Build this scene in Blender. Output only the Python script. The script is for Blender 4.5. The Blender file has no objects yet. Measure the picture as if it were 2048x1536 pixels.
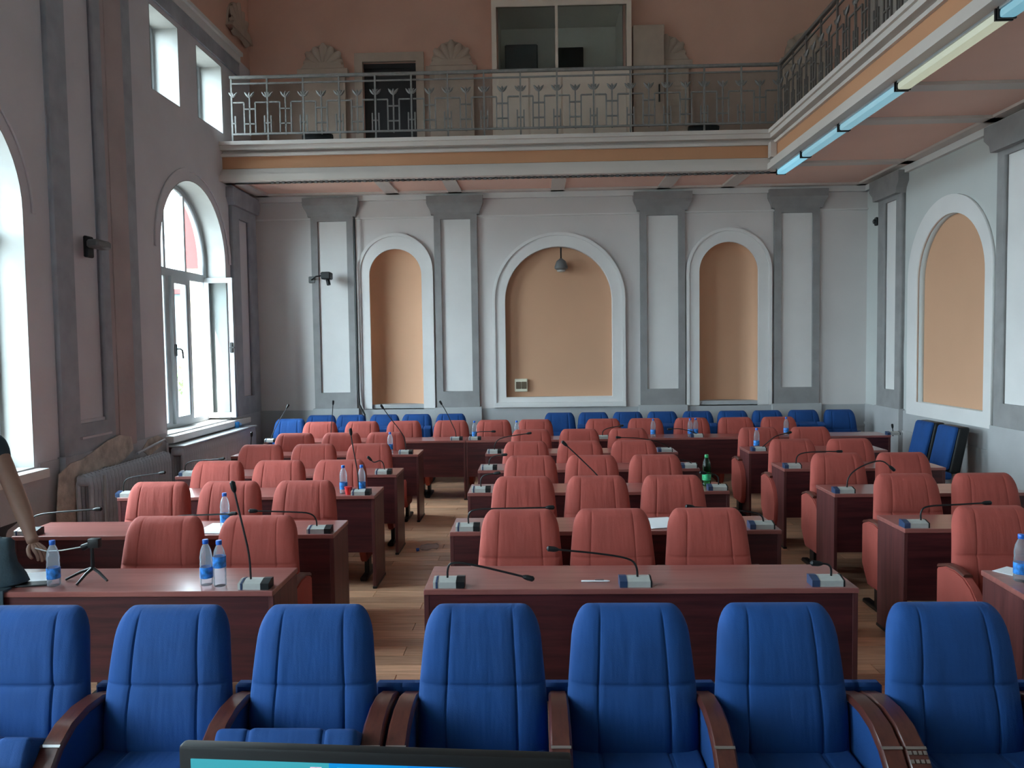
import bpy, bmesh, math, random
from mathutils import Vector, Matrix
random.seed(7)
R = math.radians
PI = math.pi
C = bpy.context.scene.collection
S = bpy.context.scene

# ------------------------------------------------------------------ camera, world, sun, exposure
cam_d = bpy.data.cameras.new('camera'); cam = bpy.data.objects.new('camera', cam_d); C.objects.link(cam)
cam_d.sensor_width = 36.0; cam_d.lens = 1540.0 / 2048 * 36.0; cam_d.clip_start = .05; cam_d.clip_end = 400
YAW, PITCH, ROLL = R(1.7515), R(2.8926), R(0.8)
fwd = Vector((-math.sin(YAW) * math.cos(PITCH), math.cos(YAW) * math.cos(PITCH), -math.sin(PITCH)))
rt = Vector((math.cos(YAW), math.sin(YAW), 0)); up = rt.cross(fwd)
r2 = math.cos(ROLL) * rt - math.sin(ROLL) * up; u2 = math.cos(ROLL) * up + math.sin(ROLL) * rt
M = Matrix((r2, u2, -fwd)).transposed().to_4x4(); M.translation = Vector((0, 0, 1.98))
cam.matrix_world = M
S.camera = cam

w = bpy.data.worlds.new('world'); S.world = w; w.use_nodes = True
wn = w.node_tree.nodes; bg = wn['Background']
bg.inputs[0].default_value = (.74, .9, 1.0, 1); bg.inputs[1].default_value = 10.0

sun_d = bpy.data.lights.new('sun', 'SUN'); sun = bpy.data.objects.new('sun', sun_d); C.objects.link(sun)
sun_d.energy = 12; sun_d.angle = R(.6); sun_d.color = (1, .95, .86)
sun.rotation_euler = Vector((1.0, 2.3, -3.9)).to_track_quat('-Z', 'Y').to_euler()

S.view_settings.view_transform = 'Standard'; S.view_settings.look = 'None'
S.view_settings.gamma = 1; S.view_settings.use_curve_mapping = False
S.view_settings.exposure = 1.53
S.cycles.max_bounces = 12; S.cycles.diffuse_bounces = 7; S.cycles.glossy_bounces = 4
S.cycles.transmission_bounces = 6; S.cycles.transparent_max_bounces = 12
S.cycles.caustics_reflective = False; S.cycles.caustics_refractive = False
S.cycles.sample_clamp_indirect = 12

XL, XR, YB, YF = -4.28, 5.0, 11.8, -4.6        # room planes
ZC, ZG, ZF = 4.29, 4.52, 4.81                   # soffit, gallery floor, fascia top
WC = [9.7, 5.47, 1.24, -2.99]                   # centres of the windows in the left wall
for k, c in enumerate(WC):                      # portals: guide the sky light through the real openings
    for (y0, y1, z0, z1) in ((c - .93, c + .93, .99, 4.1), (c - 1.0, c + 1.0, 4.92, 5.88)):
        d = bpy.data.lights.new('portal', 'AREA'); d.shape = 'RECTANGLE'; d.size = y1 - y0; d.size_y = z1 - z0
        d.cycles.is_portal = True
        o = bpy.data.objects.new('window_portal', d); C.objects.link(o)
        o.location = (XL - .42, (y0 + y1) / 2, (z0 + z1) / 2); o.rotation_euler = (R(90), 0, R(-90))

# ------------------------------------------------------------------ materials
def newmat(name):
    m = bpy.data.materials.new(name); m.use_nodes = True
    nt = m.node_tree; return m, nt, nt.nodes['Principled BSDF']
def sock(nt, a, b): nt.links.new(a, b)
def mat(name, col, rough=.6, metal=0, var=.0, scale=4, bump=0, bscale=60, stretch=(1, 1, 1), emit=None, es=0, spec=.5, sheen=0, coord='Object', coat=0):
    m, nt, b = newmat(name)
    b.inputs['Base Color'].default_value = (*col, 1); b.inputs['Roughness'].default_value = rough
    b.inputs['Metallic'].default_value = metal; b.inputs['Specular IOR Level'].default_value = spec
    b.inputs['Sheen Weight'].default_value = sheen; b.inputs['Coat Weight'].default_value = coat
    if emit: b.inputs['Emission Color'].default_value = (*emit, 1); b.inputs['Emission Strength'].default_value = es
    if var or bump:
        tc = nt.nodes.new('ShaderNodeTexCoord'); mp = nt.nodes.new('ShaderNodeMapping'); mp.inputs['Scale'].default_value = stretch
        sock(nt, tc.outputs[coord], mp.inputs[0])
    if var:
        n = nt.nodes.new('ShaderNodeTexNoise'); n.inputs['Scale'].default_value = scale; n.inputs['Detail'].default_value = 5
        sock(nt, mp.outputs[0], n.inputs['Vector'])
        r = nt.nodes.new('ShaderNodeValToRGB'); e = r.color_ramp.elements
        e[0].position = .3; e[1].position = .7
        e[0].color = (*[max(0, c * (1 - var)) for c in col], 1); e[1].color = (*[min(1, c * (1 + var)) for c in col], 1)
        sock(nt, n.outputs[0], r.inputs[0]); sock(nt, r.outputs[0], b.inputs['Base Color'])
    if bump:
        n2 = nt.nodes.new('ShaderNodeTexNoise'); n2.inputs['Scale'].default_value = bscale; n2.inputs['Detail'].default_value = 3
        sock(nt, mp.outputs[0], n2.inputs['Vector'])
        bp = nt.nodes.new('ShaderNodeBump'); bp.inputs['Strength'].default_value = bump; bp.inputs['Distance'].default_value = .01
        sock(nt, n2.outputs[0], bp.inputs['Height']); sock(nt, bp.outputs[0], b.inputs['Normal'])
    return m
WHITE = mat('white_plaster', (.62, .585, .57), .8, var=.05, scale=.8, bump=.12, bscale=30)
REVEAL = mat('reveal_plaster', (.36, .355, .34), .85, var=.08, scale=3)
FASC = mat('cream_fascia_paint', (.6, .54, .5), .8, var=.05, scale=1)
WHITE2 = mat('white_moulding', (.7, .68, .665), .7, var=.04, scale=2, bump=.08, bscale=30)
LEFTP = mat('hazed_rose_plaster', (.62, .585, .61), .85, var=.07, scale=1.2, bump=.15, bscale=25)  # left wall, lightened and cooled: window haze is put into the colour
GREY = mat('grey_stone_paint', (.27, .262, .262), .75, var=.12, scale=5, bump=.15, bscale=40)
GREYL = mat('hazed_grey_paint', (.34, .35, .385), .75, var=.12, scale=5, bump=.15, bscale=40)  # lighter copy of the stone grey, with window haze painted in
DADOL = mat('hazed_grey_dado', (.46, .46, .49), .75, var=.12, scale=3, bump=.15, bscale=40)  # lighter copy of the dado grey, the same haze in its colour
WHITE_DIM = mat('dimmed_white_plaster', (.52, .535, .52), .8, var=.05, scale=.8, bump=.12, bscale=30)  # right wall: white darkened in the colour to offset direct window light
DADO = mat('grey_dado_paint', (.4, .4, .405), .7, var=.08, scale=2.5, bump=.12, bscale=30)
PEACH = mat('peach_paint', (.57, .325, .2), .8, var=.03, scale=1.0, bump=.05, bscale=30)
ORANGE = mat('orange_band_paint', (.56, .28, .15), .8, var=.05, scale=1.0)
PINK = mat('pink_soffit_paint', (.78, .5, .41), .85, var=.04, scale=1.0)
TERRA = mat('terracotta_paint', (.66, .39, .3), .85, var=.12, scale=.7, bump=.1, bscale=20)
BEIGE = mat('beige_stone_paint', (.46, .36, .29), .85, var=.1, scale=3, bump=.2, bscale=30)
BARE = mat('bare_plaster', (.52, .45, .4), .95, var=.3, scale=9, bump=.8, bscale=35)
CEIL = mat('ceiling_paint', (.86, .84, .8), .9)
FRONTW = mat('white_front_wall', (.84, .81, .77), .85)
FRAME = mat('shaded_white_frame', (.42, .44, .46), .35)  # white frames greyed: their shade is put into the colour
DARK = mat('dark_void', (.03, .028, .03), .8)
IRON = mat('grey_painted_iron', (.2, .19, .18), .6, metal=.0, var=.15, scale=20)
IRON2 = mat('dark_painted_iron', (.14, .12, .11), .5, metal=.3, var=.15, scale=20)
RAD = mat('hazed_radiator_paint', (.46, .51, .58), .38, var=.1, scale=10)  # radiator grey made paler and bluer, window haze painted into it
STEEL = mat('brushed_steel', (.5, .5, .5), .3, metal=1)
BLACKM = mat('black_metal', (.018, .019, .02), .4, metal=.4)
BLACKP = mat('black_plastic', (.01, .011, .012), .45, spec=.3)
SILVER = mat('silver_grey_plastic', (.43, .44, .42), .42, var=.05, scale=30)
NAVYP = mat('navy_plastic', (.03, .055, .12), .35)
PAPER = mat('white_paper', (.85, .87, .9), .7)
CAPB = mat('blue_cap_plastic', (.01, .12, .55), .35)
REDP = mat('red_plastic', (.6, .02, .02), .3)
SKIN = mat('skin', (.32, .19, .14), .55, var=.08, scale=8, bump=.1, bscale=60)
TEAL = mat('dark_teal_cloth', (.025, .05, .065), .8, var=.2, scale=8, bump=.3, bscale=60)
TROUS = mat('charcoal_trousers', (.03, .03, .035), .85, bump=.2)
HAIR = mat('dark_hair', (.02, .014, .01), .6, bump=.6, bscale=90)
SEAT_FOAM = mat('black_seat_shell', (.015, .015, .016), .5)
BLUEL = mat('printed_blue_label', (.03, .2, .62), .4, var=.7, scale=40)
SMOKE = mat('smoked_grey', (.12, .12, .12), .5)

def fabric(name, col, k=.12):
    m, nt, b = newmat(name)
    tc = nt.nodes.new('ShaderNodeTexCoord'); oi = nt.nodes.new('ShaderNodeObjectInfo')
    add = nt.nodes.new('ShaderNodeVectorMath'); add.operation = 'MULTIPLY_ADD'
    sock(nt, oi.outputs['Random'], add.inputs[0]); add.inputs[1].default_value = (7, 9, 5); sock(nt, tc.outputs['Object'], add.inputs[2])
    n = nt.nodes.new('ShaderNodeTexNoise'); n.inputs['Scale'].default_value = 5; n.inputs['Detail'].default_value = 6
    sock(nt, add.outputs[0], n.inputs['Vector'])
    r = nt.nodes.new('ShaderNodeValToRGB'); e = r.color_ramp.elements; e[0].position = .3; e[1].position = .72
    e[0].color = (*[c * (1 - k) for c in col], 1); e[1].color = (*[c * (1 + k) for c in col], 1)
    sock(nt, n.outputs[0], r.inputs[0]); sock(nt, r.outputs[0], b.inputs['Base Color'])
    mp = nt.nodes.new('ShaderNodeMapping'); mp.inputs['Scale'].default_value = (9, 3, 1.6); mp.inputs['Rotation'].default_value = (0, R(12), 0)
    sock(nt, add.outputs[0], mp.inputs[0])
    n2 = nt.nodes.new('ShaderNodeTexNoise'); n2.inputs['Scale'].default_value = 2.2; n2.inputs['Detail'].default_value = 2
    sock(nt, mp.outputs[0], n2.inputs['Vector'])
    n3 = nt.nodes.new('ShaderNodeTexNoise'); n3.inputs['Scale'].default_value = 350; sock(nt, tc.outputs['Object'], n3.inputs['Vector'])
    b1 = nt.nodes.new('ShaderNodeBump'); b1.inputs['Strength'].default_value = .3; b1.inputs['Distance'].default_value = .022
    b2 = nt.nodes.new('ShaderNodeBump'); b2.inputs['Strength'].default_value = .35; b2.inputs['Distance'].default_value = .002
    sock(nt, n2.outputs[0], b1.inputs['Height']); sock(nt, n3.outputs[0], b2.inputs['Height'])
    sock(nt, b1.outputs[0], b2.inputs['Normal']); sock(nt, b2.outputs[0], b.inputs['Normal'])
    b.inputs['Roughness'].default_value = .85; b.inputs['Sheen Weight'].default_value = .1; b.inputs['Sheen Roughness'].default_value = .4
    b.inputs['Sheen Tint'].default_value = (*[min(1, c * 1.6 + .25) for c in col], 1)
    return m
BLUE = fabric('blue_upholstery', (.001, .05, .205))
SALMON = fabric('salmon_upholstery', (.35, .066, .05), .1)

def wood(name, dark, light, rough, axis=0, sc=2.0, coat=.0):
    m, nt, b = newmat(name)
    tc = nt.nodes.new('ShaderNodeTexCoord'); mp = nt.nodes.new('ShaderNodeMapping')
    s = [14, 14, 14]; s[axis] = .9; mp.inputs['Scale'].default_value = s
    sock(nt, tc.outputs['Object'], mp.inputs[0])
    n = nt.nodes.new('ShaderNodeTexNoise'); n.inputs['Scale'].default_value = sc; n.inputs['Detail'].default_value = 8; n.inputs['Roughness'].default_value = .65
    sock(nt, mp.outputs[0], n.inputs['Vector'])
    r = nt.nodes.new('ShaderNodeValToRGB'); e = r.color_ramp.elements; e[0].position = .32; e[1].position = .7
    e[0].color = (*dark, 1); e[1].color = (*light, 1)
    sock(nt, n.outputs[0], r.inputs[0]); sock(nt, r.outputs[0], b.inputs['Base Color'])
    b.inputs['Roughness'].default_value = rough; b.inputs['Coat Weight'].default_value = coat; b.inputs['Coat Roughness'].default_value = .18
    return m
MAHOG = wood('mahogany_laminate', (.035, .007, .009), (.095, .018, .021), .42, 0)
MAHOGT = wood('mahogany_lit_top', (.22, .07, .062), (.34, .12, .105), .3, 0, coat=.5)  # lit copy of the mahogany: desktop reflection is put into the base colour
ARMW = wood('mahogany_lacquered_arm', (.045, .012, .01), (.12, .035, .025), .3, 1, coat=.2)

def floor_mat():
    m, nt, b = newmat('beech_laminate_floor')
    geo = nt.nodes.new('ShaderNodeNewGeometry'); oi = nt.nodes.new('ShaderNodeObjectInfo')
    ad = nt.nodes.new('ShaderNodeMath'); ad.operation = 'ADD'; sock(nt, geo.outputs['Random Per Island'], ad.inputs[0]); sock(nt, oi.outputs['Random'], ad.inputs[1])
    fr = nt.nodes.new('ShaderNodeMath'); fr.operation = 'FRACT'; sock(nt, ad.outputs[0], fr.inputs[0])
    mp = nt.nodes.new('ShaderNodeMapping'); mp.inputs['Scale'].default_value = (1.2, 16, 1)
    off = nt.nodes.new('ShaderNodeVectorMath'); off.operation = 'MULTIPLY_ADD'
    sock(nt, fr.outputs[0], off.inputs[0]); off.inputs[1].default_value = (13, 37, 3); sock(nt, geo.outputs['Position'], off.inputs[2])
    sock(nt, off.outputs[0], mp.inputs[0])
    n = nt.nodes.new('ShaderNodeTexNoise'); n.inputs['Scale'].default_value = 2.5; n.inputs['Detail'].default_value = 7
    sock(nt, mp.outputs[0], n.inputs['Vector'])
    r = nt.nodes.new('ShaderNodeValToRGB'); e = r.color_ramp.elements; e[0].position = .3; e[1].position = .75
    e[0].color = (.5, .26, .15, 1); e[1].color = (.78, .47, .3, 1)
    sock(nt, n.outputs[0], r.inputs[0])
    hs = nt.nodes.new('ShaderNodeHueSaturation'); mr = nt.nodes.new('ShaderNodeMapRange'); mr.inputs[3].default_value = .78; mr.inputs[4].default_value = 1.18
    sock(nt, fr.outputs[0], mr.inputs[0]); sock(nt, mr.outputs[0], hs.inputs['Value']); sock(nt, r.outputs[0], hs.inputs['Color'])
    sock(nt, hs.outputs[0], b.inputs['Base Color']); b.inputs['Roughness'].default_value = .33
    return m
FLOOR = floor_mat()

def clear(name, tint, refl=.12, rough=.03, milk=0):
    m, nt, b = newmat(name); nt.nodes.remove(b); out = nt.nodes['Material Output']
    t = nt.nodes.new('ShaderNodeBsdfTransparent'); t.inputs[0].default_value = (*tint, 1)
    g = nt.nodes.new('ShaderNodeBsdfGlossy'); g.inputs['Roughness'].default_value = rough
    lw = nt.nodes.new('ShaderNodeLayerWeight'); lw.inputs[0].default_value = refl
    mx = nt.nodes.new('ShaderNodeMixShader'); sock(nt, lw.outputs['Fresnel'], mx.inputs[0]); sock(nt, t.outputs[0], mx.inputs[1]); sock(nt, g.outputs[0], mx.inputs[2])
    last = mx
    if milk:
        df = nt.nodes.new('ShaderNodeBsdfTranslucent'); df.inputs[0].default_value = (.9, .93, 1, 1)
        d2 = nt.nodes.new('ShaderNodeBsdfDiffuse'); d2.inputs[0].default_value = (.9, .93, 1, 1)
        m1 = nt.nodes.new('ShaderNodeMixShader'); m1.inputs[0].default_value = .5; sock(nt, df.outputs[0], m1.inputs[1]); sock(nt, d2.outputs[0], m1.inputs[2])
        m2 = nt.nodes.new('ShaderNodeMixShader'); m2.inputs[0].default_value = milk; sock(nt, mx.outputs[0], m2.inputs[1]); sock(nt, m1.outputs[0], m2.inputs[2]); last = m2
    sock(nt, last.outputs[0], out.inputs[0]); return m
GLASS = clear('window_glass', (.95, .98, .98), .06)
PET = clear('clear_bottle_plastic', (.86, .9, .95), .2, .12, .16)
PETG = clear('green_bottle_plastic', (.3, .85, .5), .25, .1)

# ------------------------------------------------------------------ mesh helpers
class MB:
    def __init__(s): s.v = []; s.f = []
    def box(s, x0, x1, y0, y1, z0, z1):
        b = len(s.v)
        s.v += [(x, y, z) for z in (z0, z1) for y in (y0, y1) for x in (x0, x1)]
        s.f += [tuple(b + i for i in q) for q in ((0, 2, 3, 1), (4, 5, 7, 6), (0, 1, 5, 4), (2, 6, 7, 3), (0, 4, 6, 2), (1, 3, 7, 5))]
        return s
    def rbox(s, x0, x1, y0, y1, z0, z1, r=.01, seg=1):
        bm = bmesh.new(); bmesh.ops.create_cube(bm, size=1)
        for v in bm.verts: v.co = ((x0 + x1) / 2 + v.co.x * (x1 - x0), (y0 + y1) / 2 + v.co.y * (y1 - y0), (z0 + z1) / 2 + v.co.z * (z1 - z0))
        bmesh.ops.bevel(bm, geom=bm.edges[:], offset=r, segments=seg, profile=.6, affect='EDGES')
        s.add(bm); return s
    def add(s, bm):
        b = len(s.v); bm.verts.ensure_lookup_table()
        s.v += [tuple(v.co) for v in bm.verts]; s.f += [tuple(b + v.index for v in f.verts) for f in bm.faces]; bm.free()
    def grid(s, rows, close=False):
        b = len(s.v); n = len(rows[0])
        for r in rows: s.v += [tuple(p) for p in r]
        for i in range(len(rows) - 1):
            for j in range(n if close else n - 1):
                k = (j + 1) % n
                s.f.append((b + i * n + j, b + i * n + k, b + (i + 1) * n + k, b + (i + 1) * n + j))
        return b
    def tube(s, pts, r, n=8, caps=True):
        pts = [Vector(p) for p in pts]; rows = []
        rr = r if isinstance(r, (list, tuple)) else [r] * len(pts)
        u = None
        for i, p in enumerate(pts):
            d = (pts[min(i + 1, len(pts) - 1)] - pts[max(i - 1, 0)]).normalized()
            if u is None: u = d.orthogonal().normalized()
            u = (u - d * u.dot(d)).normalized(); v = d.cross(u)
            rows.append([p + (u * math.cos(a) + v * math.sin(a)) * rr[i] for a in [2 * PI * k / n for k in range(n)]])
        b = s.grid(rows, True)
        if caps:
            s.f.append(tuple(b + k for k in reversed(range(n)))); e = b + (len(pts) - 1) * n; s.f.append(tuple(e + k for k in range(n)))
        return s
    def lathe(s, prof, n=16, c=(0, 0, 0), caps=True):
        rows = [[(c[0] + r * math.cos(a), c[1] + r * math.sin(a), c[2] + z) for a in [2 * PI * k / n for k in range(n)]] for r, z in prof]
        b = s.grid(rows, True)
        if caps:
            s.f.append(tuple(b + k for k in reversed(range(n)))); e = b + (len(prof) - 1) * n; s.f.append(tuple(e + k for k in range(n)))
        return s
    def prism(s, poly, axis, a, bb):
        def P(u, v, t): return {'x': (t, u, v), 'y': (u, t, v), 'z': (u, v, t)}[axis]
        b = len(s.v); n = len(poly)
        s.v += [P(u, v, a) for u, v in poly] + [P(u, v, bb) for u, v in poly]
        s.f.append(tuple(b + k for k in range(n))); s.f.append(tuple(b + n + k for k in reversed(range(n))))
        for k in range(n): q = (k + 1) % n; s.f.append((b + k, b + n + k, b + n + q, b + q))
        return s
    def mesh(s, name, m, smooth=False):
        me = bpy.data.meshes.new(name); me.from_pydata(s.v, [], s.f)
        bm = bmesh.new(); bm.from_mesh(me); bmesh.ops.recalc_face_normals(bm, faces=bm.faces[:]); bm.to_mesh(me); bm.free()
        me.materials.append(m)
        if smooth:
            me.polygons.foreach_set('use_smooth', [True] * len(me.polygons))
            try: me.set_sharp_from_angle(angle=R(smooth if smooth > 1 else 40))
            except Exception: pass
        return me
    def build(s, name, m, parent=None, smooth=False, loc=(0, 0, 0)):
        return link(name, s.mesh(name, m, smooth), parent, loc)
def link(name, me, parent=None, loc=(0, 0, 0)):
    o = bpy.data.objects.new(name, me); C.objects.link(o); o.location = loc
    if parent: o.parent = parent
    return o
def tag(o, label=None, cat=None, group=None, kind=None):
    if label: o['label'] = label
    if cat: o['category'] = cat
    if group: o['group'] = group
    if kind: o['kind'] = kind
    return o
def thing(name, label, cat, loc=(0, 0, 0), rz=0, group=None):
    o = bpy.data.objects.new(name, None); C.objects.link(o); o.empty_display_size = .1
    o.location = loc; o.rotation_euler = (0, 0, rz); return tag(o, label, cat, group)
def children(o): return [c for c in bpy.data.objects if c.parent == o]
KIDS = {}
def kids(o):
    if o.name not in KIDS: KIDS[o.name] = [(c, [(g, []) for g in children(c)]) for c in children(o)]
    return KIDS[o.name]
def dup(root, loc, rz, label, group=None, scale=None):
    r = root.copy(); C.objects.link(r); r.location = loc; r.rotation_euler = (0, 0, rz)
    if scale: r.scale = scale
    r['label'] = label
    if group: r['group'] = group
    for c, gs in kids(root):
        k = c.copy(); C.objects.link(k); k.parent = r
        for g, _ in gs: q = g.copy(); C.objects.link(q); q.parent = k
    return r

def arch(cx, hw, z0, zs, n=20):                 # outline of an arched opening
    return [(cx - hw, z0), (cx + hw, z0)] + [(cx + hw * math.cos(a), zs + hw * math.sin(a)) for a in [PI * k / n for k in range(n + 1)]]
def rect(a, b, c, d): return [(a, c), (b, c), (b, d), (a, d)]
def slab(outer, holes, t, name, m, parent, plane, at_):   # a flat plate with real holes; front face at at_, thickness t behind (sign gives the side)
    cu = bpy.data.curves.new('outline', 'CURVE'); cu.dimensions = '2D'; cu.fill_mode = 'BOTH'; cu.extrude = abs(t) / 2
    for pl in [outer] + holes:
        sp = cu.splines.new('POLY'); sp.points.add(len(pl) - 1); sp.use_cyclic_u = True
        for p, q in zip(sp.points, pl): p.co = (q[0], q[1], 0, 1)
    ob = bpy.data.objects.new('outline', cu); C.objects.link(ob)
    dg = bpy.context.evaluated_depsgraph_get(); me = bpy.data.meshes.new_from_object(ob.evaluated_get(dg))
    bpy.data.objects.remove(ob); bpy.data.curves.remove(cu)
    mid = at_ + t / 2
    for v in me.vertices:
        x, y, z = v.co
        v.co = {'y': (x, mid + z, y), 'x': (mid + z, x, y), 'z': (x, y, mid + z)}[plane]
    bm = bmesh.new(); bm.from_mesh(me); bmesh.ops.remove_doubles(bm, verts=bm.verts[:], dist=1e-5)
    bmesh.ops.recalc_face_normals(bm, faces=bm.faces[:]); bm.to_mesh(me); bm.free()
    me.name = name; me.materials.clear(); me.materials.append(m)
    return link(name, me, parent)
def struct(o): o['kind'] = 'structure'; return o

# ------------------------------------------------------------------ the room shell
floor = struct(MB().box(XL - .4, XR + .4, YF - .3, YB + .5, -.2, -.012).build('floor', FLOOR))
bw, bl = .145, 1.24
fb = MB().rbox(-bl / 2 + .002, bl / 2 - .002, -bw / 2 + .001, bw / 2 - .001, -.012, 0, .002, 1).mesh('floorboard', FLOOR)
rest = MB(); y = YF; row = 0; nb = 0
while y < YB:
    x = XL - .3 + (row * .41) % bl
    while x - bl / 2 < XR + .1:
        vis = 3.6 < y < 9.6 and (x - bl / 2 < -.5 and x + bl / 2 > -1.4 or x - bl / 2 < 2.4 and x + bl / 2 > 1.55)
        if vis and nb < 300:
            link('floorboard', fb, floor, (x, y + bw / 2, 0)); nb += 1
        else: rest.box(max(x - bl / 2 + .001, XL), min(x + bl / 2 - .001, XR), y + .001, y + bw - .001, -.0119, 0)
        x += bl
    y += bw; row += 1
tag(rest.build('floorboard', FLOOR, floor), kind='stuff')

# left wall with its arched windows and the small windows above
holes = []
for c in WC:
    holes.append(arch(c, .93, .99, 3.16, 28)); holes.append(rect(c - 1.0, c - .3, 4.92, 5.87)); holes.append(rect(c + .2, c + 1.0, 4.95, 5.87))
wall_l = struct(slab(rect(YF, YB + .3, -.1, 6.2), holes, -.38, 'wall_left', LEFTP, None, 'x', XL))
MB().box(XL - .38, XL, YF, YB + .3, 6.2, 9.2).build('upper_wall', TERRA, wall_l)
MB().box(XL, XL + .05, YF, 11.3, 6.12, 6.22).box(XL, XL + .09, YF, 11.3, 6.22, 6.27).build('cornice', WHITE2, wall_l)
MB().box(XL, XL + .03, YF, 11.3, 5.93, 6.12).build('frieze', GREYL, wall_l)
dl = []
for k, (a, b_) in enumerate([(YF, WC[3] - .98), (WC[3] + .98, WC[2] - .98), (WC[2] + .98, WC[1] - .98), (WC[1] + .98, WC[0] - .98), (WC[0] + .98, YB)]):
    MB().box(XL, XL + .014, a, b_, 0, 1.02).build('dado_panel', DADOL, wall_l)
for c in WC:
    MB().box(XL, XL + .014, c - .98, c + .98, 0, .9).build('dado_panel', DADOL, wall_l)
    # raised archivolt line around the opening
    o_ = arch(c, 1.08, 3.16, 3.16, 28)[2:]; i_ = arch(c, 1.035, 3.16, 3.16, 28)[2:]
    slab(o_ + i_[::-1], [], .025, 'archivolt', LEFTP, wall_l, 'x', XL)
for c in (WC[0], WC[1]):                         # giant pilasters between the windows
    for (a, b_, p0, p1) in ((c - 2.95, c - 2.1, c - 2.69, c - 2.23),):
        slab(rect(a, b_, 1.02, 5.93), [rect(p0, p1, 1.3, 5.6)], .05, 'pilaster', GREYL, wall_l, 'x', XL)
        slab(rect(a - .03, b_ + .03, 0, 1.03), [], .075, 'pilaster_base', GREYL, wall_l, 'x', XL)
        MB().box(XL + .05, XL + .075, p0 - .02, p1 + .02, 1.16, 1.18).box(XL, XL + .02, p0, p1, 1.3, 1.33).build('moulding_strip', LEFTP, wall_l)
    slab(rect(c - 1.7, c - 1.53, 1.02, 5.93), [], .05, 'narrow_pilaster', GREYL, wall_l, 'x', XL)
    MB().box(XL + .05, XL + .062, c - 2.04, c - 1.74, 1.0, 5.93).box(XL, XL + .05, c - 2.1, c - 1.7, 1.0, 5.93).build('rose_panel', mat('rose_stained_plaster', (.42, .34, .33), .85, var=.1, scale=2, bump=.2, bscale=25), wall_l)
# corner pilaster under the gallery
slab(rect(10.8, 11.72, 1.02, 4.0), [rect(11.05, 11.45, 1.28, 3.85)], .05, 'pilaster', GREYL, wall_l, 'x', XL)
MB().prism([(10.8, 4.0), (11.72, 4.0), (11.78, 4.1), (11.78, 4.24), (10.72, 4.24), (10.72, 4.1)], 'x', XL, XL + .1).build('capital', GREYL, wall_l)
# peeled plaster below the pilasters
peel = [(6.5, .25), (6.6, .9), (6.78, .97), (6.95, .98), (7.15, 1.03), (7.4, 1.1), (7.6, 1.13), (7.82, 1.09), (7.86, .95), (7.7, .88), (7.5, .82), (7.3, .86), (7.1, .8), (6.95, .6), (6.85, .45), (6.8, .2)]
slab(peel, [], .012, 'peeled_plaster', BARE, wall_l, 'x', XL + .074)
slab([(8.15, .9), (8.3, 1.0), (8.5, 1.02), (8.62, .98), (8.6, .9), (8.45, .86), (8.3, .82)], [], .01, 'peeled_plaster', BARE, wall_l, 'x', XL + .013)

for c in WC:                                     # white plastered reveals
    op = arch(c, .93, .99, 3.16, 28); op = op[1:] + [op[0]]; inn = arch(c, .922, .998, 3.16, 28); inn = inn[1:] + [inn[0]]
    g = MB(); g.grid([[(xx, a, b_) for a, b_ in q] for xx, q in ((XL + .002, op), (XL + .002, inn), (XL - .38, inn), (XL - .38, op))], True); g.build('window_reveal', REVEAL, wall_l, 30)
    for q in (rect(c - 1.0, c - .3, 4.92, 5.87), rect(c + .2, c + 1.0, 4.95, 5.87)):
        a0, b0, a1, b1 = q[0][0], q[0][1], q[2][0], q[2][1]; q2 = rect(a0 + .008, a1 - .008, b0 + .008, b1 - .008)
        g = MB(); g.grid([[(xx, a, b_) for a, b_ in qq] for xx, qq in ((XL + .002, q), (XL + .002, q2), (XL - .38, q2), (XL - .38, q))], True); g.build('window_reveal', REVEAL, wall_l)
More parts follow.
